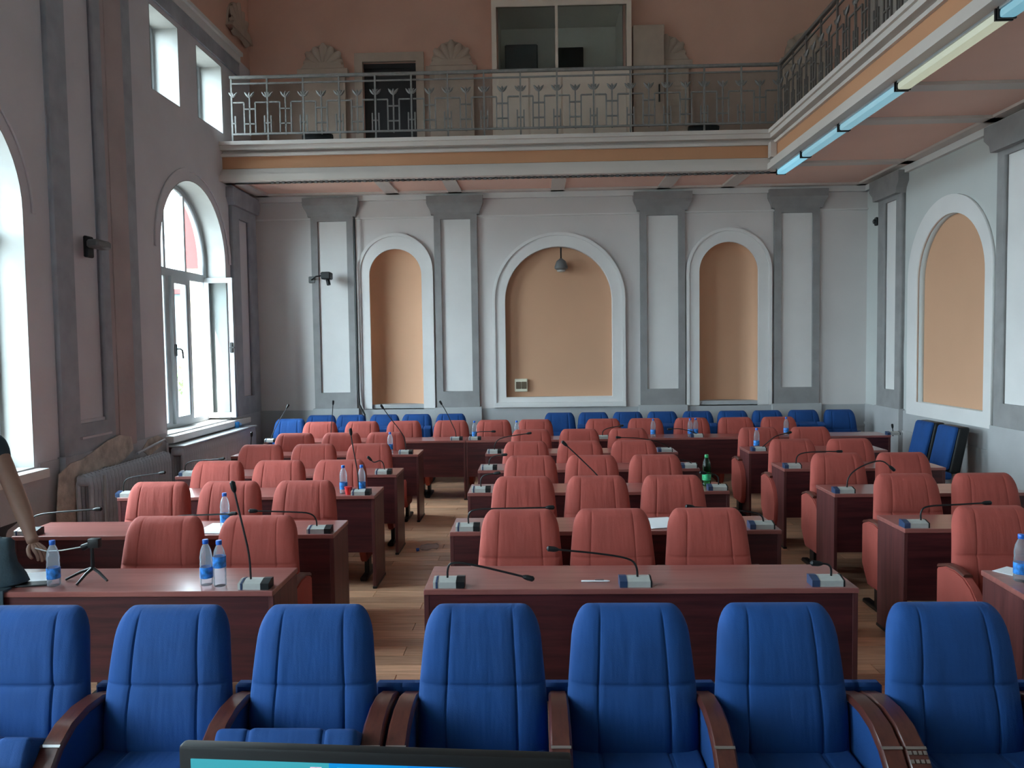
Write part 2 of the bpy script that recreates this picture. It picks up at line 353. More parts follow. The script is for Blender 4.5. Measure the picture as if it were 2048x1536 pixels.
# windows
def jamb_tube(yc, hw, z0, zs, r, x, n=24):
    pts = [(x, yc - hw, z0)] + [(x, yc + hw * math.cos(a), zs + hw * math.sin(a)) for a in [PI - PI * k / n for k in range(n + 1)]] + [(x, yc + hw, z0)]
    return pts
for k, c in enumerate(WC):
    fx = XL - .34
    wf = struct(slab(arch(c, .945, .985, 3.16, 28), [arch(c, .865, 3.0, 3.16, 24), rect(c - .865, c - .27, 1.07, 2.9), rect(c - .2, c + .27, 1.07, 2.9), rect(c + .34, c + .865, 1.07, 2.9)], .07, 'window_%d' % (k + 1), FRAME, None, 'x', fx))
    MB().box(fx, fx + .06, c - .29, c - .23, 2.98, 3.98).box(fx, fx + .06, c + .29, c + .34, 2.98, 3.97).build('glazing_bar', FRAME, wf)
    slab(arch(c, .87, 3.0, 3.16, 24), [], .006, 'pane', GLASS, wf, 'x', fx + .02)
    MB().box(fx + .02, fx + .026, c - .87, c - .26, 1.06, 2.91).build('pane', GLASS, wf)
    sash = slab(rect(c - .2, c + .31, 1.05, 2.9), [rect(c - .13, c + .24, 1.13, 2.82)], .06, 'sash', FRAME, wf, 'x', fx + .05)
    MB().box(fx + .07, fx + .076, c - .14, c + .25, 1.12, 2.83).build('pane', GLASS, wf)
    MB().rbox(fx + .11, fx + .13, c - .18, c - .145, 1.9, 2.05, .005).tube([(fx + .13, c - .162, 1.99), (fx + .175, c - .162, 1.99), (fx + .18, c - .12, 1.97), (fx + .18, c - .1, 1.87)], .011).build('handle', BLACKM, wf, True)
    if k != 0:
        MB().box(fx + .02, fx + .026, c + .33, c + .87, 1.06, 2.91).build('pane', GLASS, wf)
    oy = c + .885                                 # right casement of the far window stands open into the room
    if k == 0:
        slab([(XL - .27, 1.03), (XL + .12, 1.03), (XL + .12, 2.96), (XL - .27, 2.96)], [rect(XL - .21, XL + .06, 1.1, 2.89)], .05, 'open_casement', FRAME, wf, 'y', oy - .05)
        MB().box(XL - .22, XL + .07, oy - .03, oy - .024, 1.09, 2.9).build('pane', GLASS, wf)
        MB().rbox(XL + .07, XL + .11, oy - .07, oy - .05, 1.93, 2.07, .005).tube([(XL + .09, oy - .07, 2.0), (XL + .09, oy - .11, 2.0), (XL + .15, oy - .11, 2.0)], .01).build('handle', BLACKM, wf, True)
    MB().rbox(XL - .3, XL + .11, c - 1.0, c + (1.42 if k == 0 else .97), .905, .985, .012, 2).build('window_sill', WHITE2, wf, True)
    for (a, b_, z0) in ((c - 1.0, c - .3, 4.92), (c + .2, c + 1.0, 4.95)):
        sw = struct(slab(rect(a - .01, b_ + .01, z0 - .01, 5.88), [rect(a + .06, b_ - .06, z0 + .06, 5.81)], .06, 'window_%d' % (5 + 2 * k + (a > c)), FRAME, None, 'x', XL - .36))
        MB().box(XL - .34, XL - .334, a + .05, b_ - .05, z0 + .05, 5.82).build('pane', GLASS, sw)

# back wall: lower part with niches, upper gallery part
N1, N2, N3 = (-2.12, .40, 3.07), (.365, .815, 2.65), (2.93, .443, 3.045)
wall_b = struct(slab(rect(XL - .38, XR + .38, -.1, ZG), [arch(N1[0], N1[1], 1.03, N1[2]), arch(N2[0], N2[1], 1.18, N2[2], 28), arch(N3[0], N3[1], 1.03, N3[2])], .12, 'wall_back', WHITE, None, 'y', YB))
slab(arch(N2[0], N2[1] + .01, 1.17, N2[2], 28), [], .03, 'niche_back', PEACH, wall_b, 'y', YB + .09)
for cx, hw, zs in (N1, N3):                      # half-round niches with a quarter-sphere head
    g = MB(); n = 16; rows = []
    for z in (1.03, 1.5, 2.0, 2.5, zs):
        rows.append([(cx - hw * math.cos(PI * j / n), YB + hw * .62 * math.sin(PI * j / n), z) for j in range(n + 1)])
    for i in range(1, 9):
        e = PI / 2 * i / 8
        rows.append([(cx - hw * math.cos(e) * math.cos(PI * j / n), YB + hw * .62 * math.cos(e) * math.sin(PI * j / n), zs + hw * math.sin(e)) for j in range(n + 1)])
    g.grid(rows); g.build('niche_back', PEACH, wall_b, 60)
    sill = [(cx + hw * math.cos(PI * j / n), YB + hw * .62 * math.sin(PI * j / n)) for j in range(n + 1)]
    MB().prism(sill, 'z', .99, 1.09).build('niche_sill', DADO, wall_b)
MB().box(-4.7, 5.3, YB + .7, YB + .8, 0, ZG).build('masonry_backing', WHITE, wall_b)
for (cx, hwo, top, ib, hwi, zsi, zb) in ((-2.12, .578, 3.706, 1.03, .40, 3.07, 1.03), (.365, 1.01, 3.676, 1.18, .815, 2.65, 1.02), (2.935, .64, 3.697, 1.03, .443, 3.045, 1.03)):
    h = [arch(cx, hwi, ib, zsi, 24)] if ib > zb else []
    o_ = arch(cx, hwo, zb, top - hwo, 24)
    if h: slab(o_, h, -.035, 'arch_surround', WHITE2, wall_b, 'y', YB)
    else:
        i_ = arch(cx, hwi, zb, zsi, 24)
        slab(o_[1:] + [o_[0]] + [i_[0]] + i_[2:][::-1] + [i_[1]], [], -.035, 'arch_surround', WHITE2, wall_b, 'y', YB)
    o2 = arch(cx, hwo, zb, top - hwo, 24); i2 = arch(cx, hwo - .045, zb, top - hwo, 24)
    slab(o2[1:] + [o2[0]] + [i2[0]] + i2[2:][::-1] + [i2[1]], [], -.02, 'moulding', WHITE2, wall_b, 'y', YB - .035)
MB().box(-.645, 1.375, YB - .07, YB - .035, 1.03, 1.1).build('moulding', WHITE2, wall_b)
PIL = [(-3.4, -2.75), (-1.515, -.86), (1.6, 2.275), (3.61, 4.28)]
def capital(a, b_, parent):
    m_ = MB()
    prof = [(0, 3.97), (.055, 3.97), (.06, 4.0), (.075, 4.04), (.11, 4.09), (.13, 4.13), (.13, 4.24), (0, 4.24)]
    rows = []
    for d_, z in prof[1:-1]:
        e = d_ * .75
        rows.append([(a - e, YB, z), (a - e, YB - d_, z), (b_ + e, YB - d_, z), (b_ + e, YB, z)])
    m_.grid(rows); m_.f.append(tuple(range(len(m_.v) - 4, len(m_.v)))); m_.f.append((0, 1, 2, 3))
    return m_.build('capital', GREY, parent)
for a, b_ in PIL:
    p = slab(rect(a, b_, 1.02, 4.0), [rect(a + .1, b_ - .1, 1.285, 3.9)], -.05, 'pilaster', GREY, wall_b, 'y', YB)
    MB().box(a + .1, b_ - .1, YB - .012, YB - .002, 1.285, 3.9).build('pilaster_panel', WHITE2, p)
    capital(a, b_, p)
    MB().box(a - .03, b_ + .03, YB - .075, YB, 0, 1.04).build('pilaster_base', DADO, p)
MB().box(XL, XR, YB - .02, YB, 0, 1.015).build('dado_panel', DADO, wall_b)
MB().box(XL, XR, YB - .03, YB, .68, .71).build('dado_rail', DADO, wall_b)
MB().box(XL, XR, YB - .06, YB, 4.2, 4.29).box(XL, XR, YB - .03, YB, 3.93, 3.95).build('cornice', WHITE2, wall_b)

# upper gallery wall
wall_g = struct(slab(rect(XL - .38, XR + .38, ZG, 9.2), [rect(-2.55, -1.74, ZG + .001, 6.27), rect(-.5, 1.38, 4.6, 7.1)], .12, 'wall_gallery', TERRA, None, 'y', YB))
fr = MB().box(-2.67, -2.55, YB - .05, YB + .02, ZG, 6.4).box(-1.74, -1.62, YB - .05, YB + .02, ZG, 6.4).box(-2.55, -1.74, YB - .05, YB + .02, 6.27, 6.4)
door = struct(fr.build('door_1', BEIGE))
MB().box(-2.55, -1.74, YB + .08, YB + .14, ZG, 6.2).build('door_leaf', DARK, door)
MB().box(-2.55, -1.74, YB + .05, YB + .1, 6.2, 6.27).build('lintel', DARK, door)
def shell(cx, z0, wd, parent, plane='y', base=YB):
    g = MB(); n = 9
    for k in range(n):
        a = R(-8) + (PI + R(16)) * k / (n - 1); L = wd * (.96 + .12 * math.sin(a)) * (1 if k % 2 == 0 else .93)
        if k in (0, n - 1): L *= .85
        ca, sa = math.cos(a), math.sin(a); rows = []
        for i in range(7):
            t = i / 6; rr = wd * .19 * (.35 + .65 * math.sin(min(1, t * 1.05) * PI * .62)) * (1 if i < 6 else .45); dist = L * t
            rows.append([(cx + ca * dist + math.cos(q) * rr * -sa, base - .01 - .05 * math.sin(q) * (1 - .3 * t) - .03, z0 + sa * dist + math.cos(q) * rr * ca) for q in [PI * j / 6 for j in range(7)]])
        g.grid(rows)
    g.prism([(cx - wd, z0 - .03), (cx + wd, z0 - .03), (cx + wd * .8, z0 + .06), (cx - wd * .8, z0 + .06)], 'y', base - .1, base)
    g.prism([(cx + wd * .93 * math.cos(a) , z0 + wd * 1.05 * math.sin(a)) for a in [PI * k / 16 for k in range(17)]], 'y', base - .03, base)
    if plane == 'x': g.v = [(XL + (YB - p[1]), YB - .5 + p[0] - cx, p[2]) for p in g.v]
    return g.build('shell_ornament', BEIGE, parent, 50)
for cx in (-3.14, -1.2, 2.0, 4.06):
    gp = MB().box(cx - .33, cx + .33, YB - .08, YB, ZG, 6.06).box(cx - .38, cx + .38, YB - .12, YB, 6.06, 6.16).build('gallery_pilaster', BEIGE, wall_g)
    shell(cx, 6.2, .33, gp)
MB().box(XL, -2.67, YB - .03, YB, ZG, 6.0).box(-1.62, -.6, YB - .03, YB, ZG, 6.0).box(1.5, XR, YB - .03, YB, ZG, 6.0).build('gallery_dado', mat('taupe_gallery_paint', (.36, .26, .21), .85, var=.1, scale=1), wall_g)
wall_g['kind'] = 'structure'
shell(-3, 6.55, .4, wall_l, 'x')

# control booth in the gallery
booth = thing('control_booth', 'white framed control booth with two large panes in the middle of the gallery', 'booth', (0.44, YB - .3, ZG))
def B(): return MB()
slab([(-1.02, 0), (1.02, 0), (1.02, 4.2), (-1.02, 4.2)], [rect(-.95, -.09, 1.48, 2.40), rect(-.05, .95, 1.48, 2.40)], .06, 'booth_front', mat('cream_booth_paint', (.74, .62, .52), .6, var=.03), booth, 'y', 0)
MB().box(-1.02, -.97, .06, .3, 0, 4.2).build('booth_side', bpy.data.materials['cream_booth_paint'], booth)
MB().box(.97, 1.02, .06, .3, 0, 4.2).build('booth_side', bpy.data.materials['cream_booth_paint'], booth)
MB().box(-.97, .97, .06, .3, 2.6, 2.65).build('booth_top', bpy.data.materials['cream_booth_paint'], booth)
for a, b_ in ((-.95, -.09), (-.05, .95)): MB().box(a, b_, .03, .036, 1.48, 2.40).build('pane', GLASS, booth)
for k in range(4): MB().rbox(-.95 + k * .475 + .01, -.95 + (k + 1) * .475 - .01, -.015, 0, .12, 1.38, .006).build('front_panel', bpy.data.materials['cream_booth_paint'], booth)
tag(booth)
room2 = struct(MB().box(-.6, 1.5, 12.9, 13.0, ZG, 7.3).box(-.6, -.5, YB + .12, 14, ZG, 7.3).box(1.38, 1.5, YB + .12, 14, ZG, 7.3).box(-.6, 1.5, YB + .12, 14.1, 7.15, 7.3).box(-.6, 1.5, YB + .12, 14.1, ZG - .1, ZG).build('wall_booth', mat('dim_room_paint', (.85, .8, .72), .9)))
MB().rbox(-.42, .1, 12.4, 12.8, 5.2, 6.72, .02).build('cabinet', SMOKE); tag(bpy.data.objects['cabinet'], 'dark cabinet behind the near pane of the control booth', 'cabinet')
MB().box(-.42, .1, 12.42, 12.78, ZG, 5.2).build('cabinet_leg', SMOKE, bpy.data.objects['cabinet'])
pm = thing('wall_screen', 'dark screen on a post behind the mullion of the control booth', 'screen', (.62, 12.45, ZG))
MB().rbox(-.2, .2, -.03, .03, 1.78, 2.14, .01).build('screen', BLACKP, pm); MB().rbox(-.03, .03, -.03, .03, 0, 1.8, .01).build('post', BLACKP, pm); MB().rbox(-.2, .2, -.15, .15, 0, .03, .01).build('base', BLACKP, pm)
pt = thing('partition_cabinet', 'beige upright partition panel beside the control booth', 'partition', (1.72, YB - .2, ZG))
MB().rbox(-.23, .23, -.02, .1, 0, 2.12, .01).build('panel', BEIGE, pt); MB().box(.14, .16, -.05, -.02, 1.0, 1.25).build('handle', BLACKM, pt)

# right wall
AC = 9.5
wall_r = struct(slab(rect(YF, YB + .3, -.1, 9.2), [arch(9.45, .76, 1.165, 2.72, 28)], .12, 'wall_right', WHITE_DIM, None, 'x', XR))
slab(arch(9.45, .77, 1.155, 2.72, 28), [], .04, 'niche_back', PEACH, wall_r, 'x', XR + .07)
slab(arch(AC, .955, .99, 2.75, 28), [arch(9.45, .76, 1.165, 2.72, 28)], -.035, 'arch_surround', WHITE2, wall_r, 'x', XR)
for (a, b_, p0, p1) in ((10.6, 11.3, 10.75, 11.12), (7.7, 8.45, 7.86, 8.33), (6.2, 6.9, 6.35, 6.75)):
    p = slab(rect(a, b_, 1.02, 4.0), [rect(p0, p1, 1.285, 3.9)], -.06, 'pilaster', GREY, wall_r, 'x', XR)
    MB().box(XR - .012, XR - .002, p0, p1, 1.285, 3.9).build('pilaster_panel', WHITE2, p)
    MB().prism([(a, 3.95), (b_, 3.95), (b_ + .02, 4.02), (b_ + .12, 4.1), (b_ + .12, 4.24), (a - .08, 4.24), (a - .08, 4.1), (a - .02, 4.02)], 'x', XR - .14, XR).build('capital', GREY, p)
    MB().box(XR - .08, XR, a - .03, b_ + .03, 0, 1.04).build('pilaster_base', DADO, p)
MB().box(XR - .02, XR, YF, 8.52, 0, 1.2).box(XR - .02, XR, 8.52, 10.47, 0, .99).box(XR - .02, XR, 10.47, YB, 0, 1.02).build('dado_panel', DADO, wall_r)
MB().box(XR - .035, XR, YF, YB, .72, .75).build('dado_rail', DADO, wall_r)
MB().box(XR - .06, XR, YF, YB, 4.2, 4.29).build('cornice', WHITE2, wall_r)

# front wall behind the camera and main ceiling
struct(MB().box(XL - .38, XR + .38, YF - .3, YF, -.1, 9.2).build('wall_front', FRONTW))
struct(MB().box(XL - .38, XR + .38, YF - .3, YB + 2.5, 9.2, 9.4).build('ceiling', CEIL))

# gallery slab: back arm and right arm
BX = 3.27
gal = struct(MB().box(XL, XR, 10.75, YB, ZC + .03, ZG).box(BX + .1, XR, YF, 10.75, ZC + .03, ZG).build('balcony', FASC))
def fascia(name, m_, d0, d1, z0, z1):            # runs along both arms, mitred at the corner; d = projection towards the hall
    g = MB()
    for z in (z0, z1): pass
    yb0, yb1 = 10.65 - d0, 10.75
    g.box(XL, BX - d0, 10.65 - d0, 10.75, z0, z1)
    g.box(BX - d0, BX + .1, YF, 10.75, z0, z1)
    return g.build(name, m_, gal)
fascia('fascia_band', FASC, 0, 0, ZC - .02, ZF - .02)
MB().box(XL, BX - .02, 10.64, 10.655, 4.46, 4.62).build('orange_band', ORANGE, gal)
MB().box(BX - .012, BX + .005, YF, 10.6, 4.46, 4.62).build('orange_band', ORANGE, gal)
fascia('moulding', FASC, .05, 0, 4.62, 4.66); fascia('moulding', FASC, .09, 0, 4.7, 4.76); fascia('moulding', FASC, .12, 0, 4.76, 4.81)
fascia('moulding', FASC, .04, 0, 4.41, 4.45); fascia('moulding', FASC, .09, 0, 4.35, 4.41); fascia('moulding', FASC, .14, 0, 4.27, 4.35)
MB().box(BX - .1, BX - .02, 10.5, 10.62, 4.44, 4.64).build('corner_block', FASC, gal)
# soffit with recessed pink fields
def soffit(x0, x1, y0, y1): MB().box(x0, x1, y0, y1, ZC + .02, ZC + .03).build('soffit_panel', PINK, gal)
soffit(XL, XR, 10.75, YB); soffit(BX + .1, XR, YF, 10.75)
bx_ = [-4.1, -2.12, -1.17, .365, 1.95, 2.9]
for x in bx_: MB().box(x - .1, x + .1, 10.75, YB - .05, ZC - .01, ZC + .02).build('soffit_beam', FASC, gal)
MB().box(XL, XR, YB - .17, YB - .05, ZC - .01, ZC + .02).build('soffit_beam', FASC, gal)
for yv in (10.3, 8.4, 7.3, 5.4, 4.2, 2.3, 1.1): MB().box(BX + .1, XR - .05, yv - .09, yv + .09, ZC - .01, ZC + .02).build('soffit_beam', FASC, gal)
MB().box(XR - .2, XR - .05, YF, YB, ZC - .01, ZC + .02).build('soffit_beam', FASC, gal)
# cable and rope light under the lip of the back arm
g = MB(); x = -3.6
while x < 3.2: g.rbox(x, x + .045, 10.6, 10.63, ZC - .05, ZC - .02, .006); x += .075
g.tube([(-4.1, 10.62, ZC - .03), (3.2, 10.62, ZC - .03)], .006, 6)
tag(g.build('rope_light', SMOKE), 'unlit grey rope light running under the lip of the back gallery', 'light')

# ------------------------------------------------------------------ gallery railings
def bay(plane_len):                              # ornament of one bay, local x along the rail, z up from the fascia
    m_ = MB(); t = .009; h = plane_len / 2
    def bar(x0, z0, x1, z1):
        if x0 == x1: m_.box(x0 - t, x0 + t, -t, t, min(z0, z1), max(z0, z1))
        else: m_.box(min(x0, x1), max(x0, x1), -t, t, z0 - t, z0 + t)
    bar(0, .1, 0, .62)
    for s in (-1, 1):
        bar(s * .078, .14, s * .078, .55); bar(s * .078, .55, s * (h - .02), .55)
        bar(s * (h - .045), .14, s * (h - .045), .37)
        bar(s * (h - .045), .27, s * (h - .01), .27)
    bar(-.078, .46, .078, .46); bar(-.078, .26, .078, .26)
    def tulip(cx, z, s=1.0):
        for a in (-32, 0, 32):
            ca, sa = math.sin(R(a)), math.cos(R(a)); L = .1 * s if a else .085 * s
            p = [(cx + ca * L * t_ * (1.3 if a else 1), 0, z + sa * L * t_) for t_ in (0, .35, .7, 1)]
            m_.tube(p, [.008, .02 * s, .017 * s, .003], 6)
    tulip(0, .61); tulip(-h + .02, .62, .85); tulip(h - .02, .62, .85)
    return m_.mesh('ornament', IRON, 30)
def railing(label, loc, rz, length, n, mt, grp):
    t = thing('balcony_railing', label, 'railing', loc, rz, grp)
    step = length / n
    me = bay(step).copy(); me.materials.clear(); me.materials.append(mt)
    pm_ = MB().box(-.011, .011, -.011, .011, 0, .88).box(-.02, .02, -.02, .02, 0, .015).mesh('post', mt)
    for i in range(n + 1): link('post', pm_, t, (i * step, 0, 0))
    for i in range(n): link('ornament', me, t, ((i + .5) * step, 0, 0))
    MB().rbox(-.02, length + .02, -.028, .028, .87, .91, .008).build('handrail', mt, t)
    MB().box(0, length, -.009, .009, .795, .815).build('upper_rail', mt, t)
    MB().box(0, length, -.012, .012, .11, .135).build('lower_rail', mt, t)
    return t
railing('grey wrought iron railing with tulip motifs across the back gallery', (-4.13, 10.66, ZF), 0, 7.45, 15, IRON, 'gallery railings')
railing('dark wrought iron railing with tulip motifs along the side gallery over the lamps', (3.34, 10.62, ZF), R(-90), 8.2, 17, IRON2, 'gallery railings')

# fluorescent tubes under the side gallery
cols = [((.25, .72, .95), 'cyan tinted'), ((.3, .75, .95), 'cyan tinted'), ((.3, .74, .93), 'cyan tinted'), ((.8, .85, .6), 'pale yellow'), ((.2, .68, .9), 'cyan tinted'), ((.3, .75, .95), 'cyan tinted')]
yy = 10.45
lens_ = [.95, 1.15, 1.3, 1.5, 1.35, 1.35]
posn = ['nearest the back gallery corner', 'second from the back gallery corner', 'just beyond the pale yellow lamp', 'hanging between two cyan lamps', 'just before the pale yellow lamp', 'nearest the top edge of the picture']
for i, (cc, nm) in enumerate(cols):
    L = lens_[i]; y1 = yy; y0 = yy - L + .03
    t = thing('fluorescent_lamp', '%s fluorescent lamp under the side gallery lip, %s' % (nm, posn[i]), 'lamp', (BX + .02, (y0 + y1) / 2, ZC - .1), 0, 'strip lamps under the side gallery')
    hl = (y1 - y0) / 2
    lm = mat('lamp_glow_%d' % i, (.3, .32, .32), .4, emit=cc, es=(.15 if i != 0 else .24))
    MB().rbox(-.055, .055, -hl, hl, .0, .06, .02, 2).build('diffuser', lm, t, True)
    MB().box(-.06, .06, -hl, hl, .06, .085).build('housing', FRAME, t)
    MB().box(-.062, .062, -hl - .005, -hl + .012, -.003, .085).build('end_cap', BLACKP, t); MB().box(-.062, .062, hl - .012, hl + .005, -.003, .085).build('end_cap', BLACKP, t)
    yy -= L

# spotlights lying on the balcony ledge, speakers, sconce, box, sensor, cable
def spot(loc, label, s=1):
    t = thing('stage_light', label, 'light', loc, 0, 'stage lights on the gallery ledge')
    MB().tube([(-.2 * s, 0, .1), (-.1 * s, 0, .11), (.1 * s, 0, .11), (.2 * s, 0, .09)], [.06, .1, .1, .07], 14).build('lamp_body', BLACKP, t, 40)
    MB().box(-.13, .13, -.05, .05, 0, .02).box(-.13, -.115, -.02, .02, 0, .12).box(.115, .13, -.02, .02, 0, .12).build('bracket', BLACKM, t)
spot((-3.0, 10.83, ZG + .27), 'black stage light lying on the gallery ledge near the windows', 1)
spot((2.35, 10.83, ZG + .27), 'black stage light lying on the gallery ledge near the side gallery', 1)
for x in (-3.0, 2.35): MB().box(x - .3, x + .3, 10.72, 10.95, ZG, ZG + .27).build('ledge_block', WHITE2, gal)
t = thing('wall_camera', 'small black camera on an arm fixed to the back wall pilaster', 'camera', (-3.4, YB - .06, 3.02))
MB().rbox(-.05, .05, 0, .06, -.05, .05, .01).build('wall_plate', SMOKE, t)
MB().tube([(0, 0, 0), (.1, -.1, .04), (.28, -.16, .05)], .012).build('arm', BLACKM, t, 40)
MB().rbox(.22, .36, -.3, -.12, -.02, .09, .015).tube([(.3, -.2, -.02), (.32, -.22, -.1)], .03, 10).build('camera_body', BLACKP, t, 40)
t = thing('wall_speaker', 'dark loudspeaker on a bracket fixed to the pilaster between the windows', 'speaker', (XL + .06, 7.2, 2.96))
MB().rbox(0, .04, -.06, .06, -.1, .1, .01).build('wall_plate', BLACKP, t)
MB().tube([(0, 0, 0), (.12, 0, .02)], .015).build('arm', BLACKM, t)
MB().rbox(.06, .18, -.12, .12, -.02, .06, .02).build('speaker_body', SMOKE, t, True)
t = thing('wall_sconce', 'small dark round wall lamp hanging in the wide peach niche', 'lamp', (.41, YB + .06, 3.16))
MB().tube([(0, .03, .3), (0, -.05, .28), (0, -.08, .1)], .012).build('arm', BLACKM, t, 40)
MB().lathe([(.02, .12), (.07, .08), (.1, 0), (.1, -.03), (.06, -.06), (.01, -.08)], 18, (0, -.09, 0)).build('lamp_shade', SMOKE, t, 40)
MB().lathe([(.075, -.02), (.06, -.075), (.0, -.09)], 18, (0, -.09, 0)).build('lamp_glass', SILVER, t, 40)
t = thing('fuse_box', 'small cream switch box with two dark covers in the wide peach niche', 'switch', (-.22, YB + .09, 1.36))
MB().rbox(-.1, .1, -.05, 0, -.1, .1, .01).build('housing', mat('cream_plastic', (.7, .66, .52), .5), t)
for s in (-1, 1): MB().rbox(s * .042 - .038, s * .042 + .038, -.06, -.05, -.055, .055, .004).build('switch_cover', mat('brown_plastic', (.11, .08, .05), .4), t)
t = thing('wall_sensor', 'tiny black sensor near the corner of the right wall', 'sensor', (XR, 11.45, 3.7))
MB().rbox(-.04, 0, -.03, .03, -.06, .06, .01).build('sensor_body', BLACKP, t)
MB().lathe([(.02, -.03), (.03, 0), (.02, .03)], 10, (-.045, 0, 0)).build('lens', BLACKM, t, 40)
tag(MB().tube([(-2.715, YB - .1, 3.95), (-2.715, YB - .1, 1.3), (-2.7, YB - .1, 1.1), (-2.62, YB - .12, .95), (-2.58, YB - .13, .2)], .014, 8).build('cable', BLACKM, None, 40), 'black cable running down the edge of the first back wall pilaster', 'cable')

# ------------------------------------------------------------------ radiators and pipe
def radiator(y0, y1, z0, z1, label):
    t = thing('radiator', label, 'radiator', (XL + .17, y0, 0), 0, 'cast iron radiators below the windows')
    n = int((y1 - y0) / .058); st = (y1 - y0) / n
    g = MB()
    for s in (-1, 1): g.tube([(s * .055, 0, z0 + .03), (s * .055, 0, z0 + .1), (s * .06, 0, z1 - .1), (s * .045, 0, z1 - .03), (0, 0, z1)], [.02, .022, .022, .024, .02], 6)
    g.rbox(-.07, .07, -.022, .022, z0, z0 + .07, .012); g.rbox(-.07, .07, -.024, .024, z1 - .1, z1, .018)
    me = g.mesh('section', RAD, 50)
    for i in range(n): link('section', me, t, (0, (i + .5) * st, 0))
    MB().box(-.02, .02, 0, y1 - y0, z0 + .01, z0 + .05).box(-.02, .02, 0, y1 - y0, z1 - .07, z1 - .03).build('manifold', RAD, t)
    for yv in (.15, y1 - y0 - .15): MB().rbox(-.06, .06, yv - .02, yv + .02, 0, z0 + .01, .005).build('foot', RAD, t)
    return t
r1 = radiator(6.8, 8.36, .12, .85, 'grey cast iron radiator between the two windows, nearer the camera')
MB().tube([(.11, .16, .15), (.11, .16, .83)], .013, 8).build('pipe', FRAME, r1, 40)
r2 = radiator(8.62, 10.95, .12, .86, 'grey cast iron radiator below the open arched window')
MB().rbox(-.1, .1, 0, 2.3, .865, .885, .004).build('cover_shelf', FRAME, r2)
tag(MB().tube([(XL + .1, 8.3, .95), (XL + .1, 8.5, .97), (XL + .1, 8.56, .93), (XL + .1, 8.56, .2)], .014).tube([(XL + .1, 7.9, .9), (XL + .1, 8.3, .95)], .014).build('heating_pipe', RAD, None, 40), 'grey heating pipe joining the two radiators', 'pipe')
cup = thing('cup', 'blue plastic cup on the radiator shelf below the open window', 'cup', (XL + .12, 10.55, .885))
MB().lathe([(.028, 0), (.038, .08), (.035, .08), (.026, .005)], 16).build('cup_body', mat('blue_cup', (.02, .3, .75), .3), cup, 40)
MB().tube([(.036, 0, .065), (.06, 0, .055), (.056, 0, .025), (.032, 0, .02)], .005, 6).build('handle', bpy.data.materials['blue_cup'], cup, 40)

# ------------------------------------------------------------------ chairs
def backrest_mesh(m_, wide=1.0):
    T = .05; zb, zt = .40, .975
    us = [-1, -.985, -.95, -.88, -.78, -.66, -.575, -.555, -.54, -.525, -.505, -.43, -.28, -.14, 0]; us = us + [-u for u in reversed(us[:-1])]
    vs = [0, .02, .06, .14, .25, .36, .46, .495, .512, .525, .538, .555, .6, .68, .75, .81, .86, .9, .935, .96, .98, .993, 1]
    def hb(v): return (.252 - .012 * v - .045 * max(0, v - .35) ** 1.25) * wide
    def hw(v):
        if v < .8: return hb(v)
        fl = .155 * wide
        return fl + (hb(v) - fl) * max(0, 1 - ((v - .8) / .2) ** 2.1) ** .5
    def xx(u, v):
        a = abs(u); k = hb(v)
        x = a * k if a < .6 else .6 * k + (a - .6) / .4 * (hw(v) - .6 * k)
        return math.copysign(x, u)
    g = MB()
    def front(u, v):
        e = max(0, 1 - abs(u) ** 9) ** .5 * max(0, 1 - max(0, (v - .9) / .1) ** 3) ** .5 * max(0, 1 - max(0, (.06 - v) / .06) ** 3) ** .5
        d = T * e + .012 * math.cos(u * PI / 2) * e
        for s in (-.54, .54): d -= (.009 if wide == 1 else .006) * math.exp(-((u - s) / .014) ** 2) * (1 if v < .93 else max(0, (1 - v) / .07))
        d -= .007 * math.exp(-((v - .525) / .011) ** 2) * (abs(u) < .97)
        d += .014 * math.sin(PI * min(1, v * 1.9)) * e * (v < .525) + .010 * math.sin(PI * min(1, max(0, (v - .525) / .475))) * e * (v >= .525)
        return d
    def P(u, v, s):
        z = zb + v * (zt - zb); rec = -.095 * (1 - v) - .02 * math.sin(PI * v)
        d = front(u, v) if s > 0 else T * .75 * max(0, 1 - abs(u) ** 9) ** .5 * max(0, 1 - max(0, (v - .9) / .1) ** 3) ** .5
        return (xx(u, v), rec - s * d, z)
    g.grid([[P(u, v, 1) for u in us] for v in vs])
    g.grid([[P(u, v, -1) for u in us] for v in vs])
    bm = bmesh.new(); me = g.mesh('backrest', m_); bm.from_mesh(me)
    bmesh.ops.remove_doubles(bm, verts=bm.verts[:], dist=.0006)
    hole = [e for e in bm.edges if e.is_boundary]
    if hole: bmesh.ops.holes_fill(bm, edges=hole)
    bmesh.ops.recalc_face_normals(bm, faces=bm.faces[:]); bm.to_mesh(me); bm.free()
    me.polygons.foreach_set('use_smooth', [True] * len(me.polygons)); return me
def seat_mesh(m_):                                # hinged at local origin, extends to -y
    return MB().rbox(-.245, -.129, -.42, 0, -.05, .055, .026, 5).rbox(-.131, .131, -.421, 0, -.05, .057, .026, 5).rbox(.129, .245, -.42, 0, -.05, .055, .026, 5).rbox(-.2, .2, -.414, -.006, -.046, .051, .022, 4).mesh('seat', m_, 60)
ARC = [(.0, .605), (-.1, .635), (-.2, .64), (-.29, .625), (-.365, .585), (-.42, .53), (-.455, .46), (-.47, .39), (-.465, .32)]
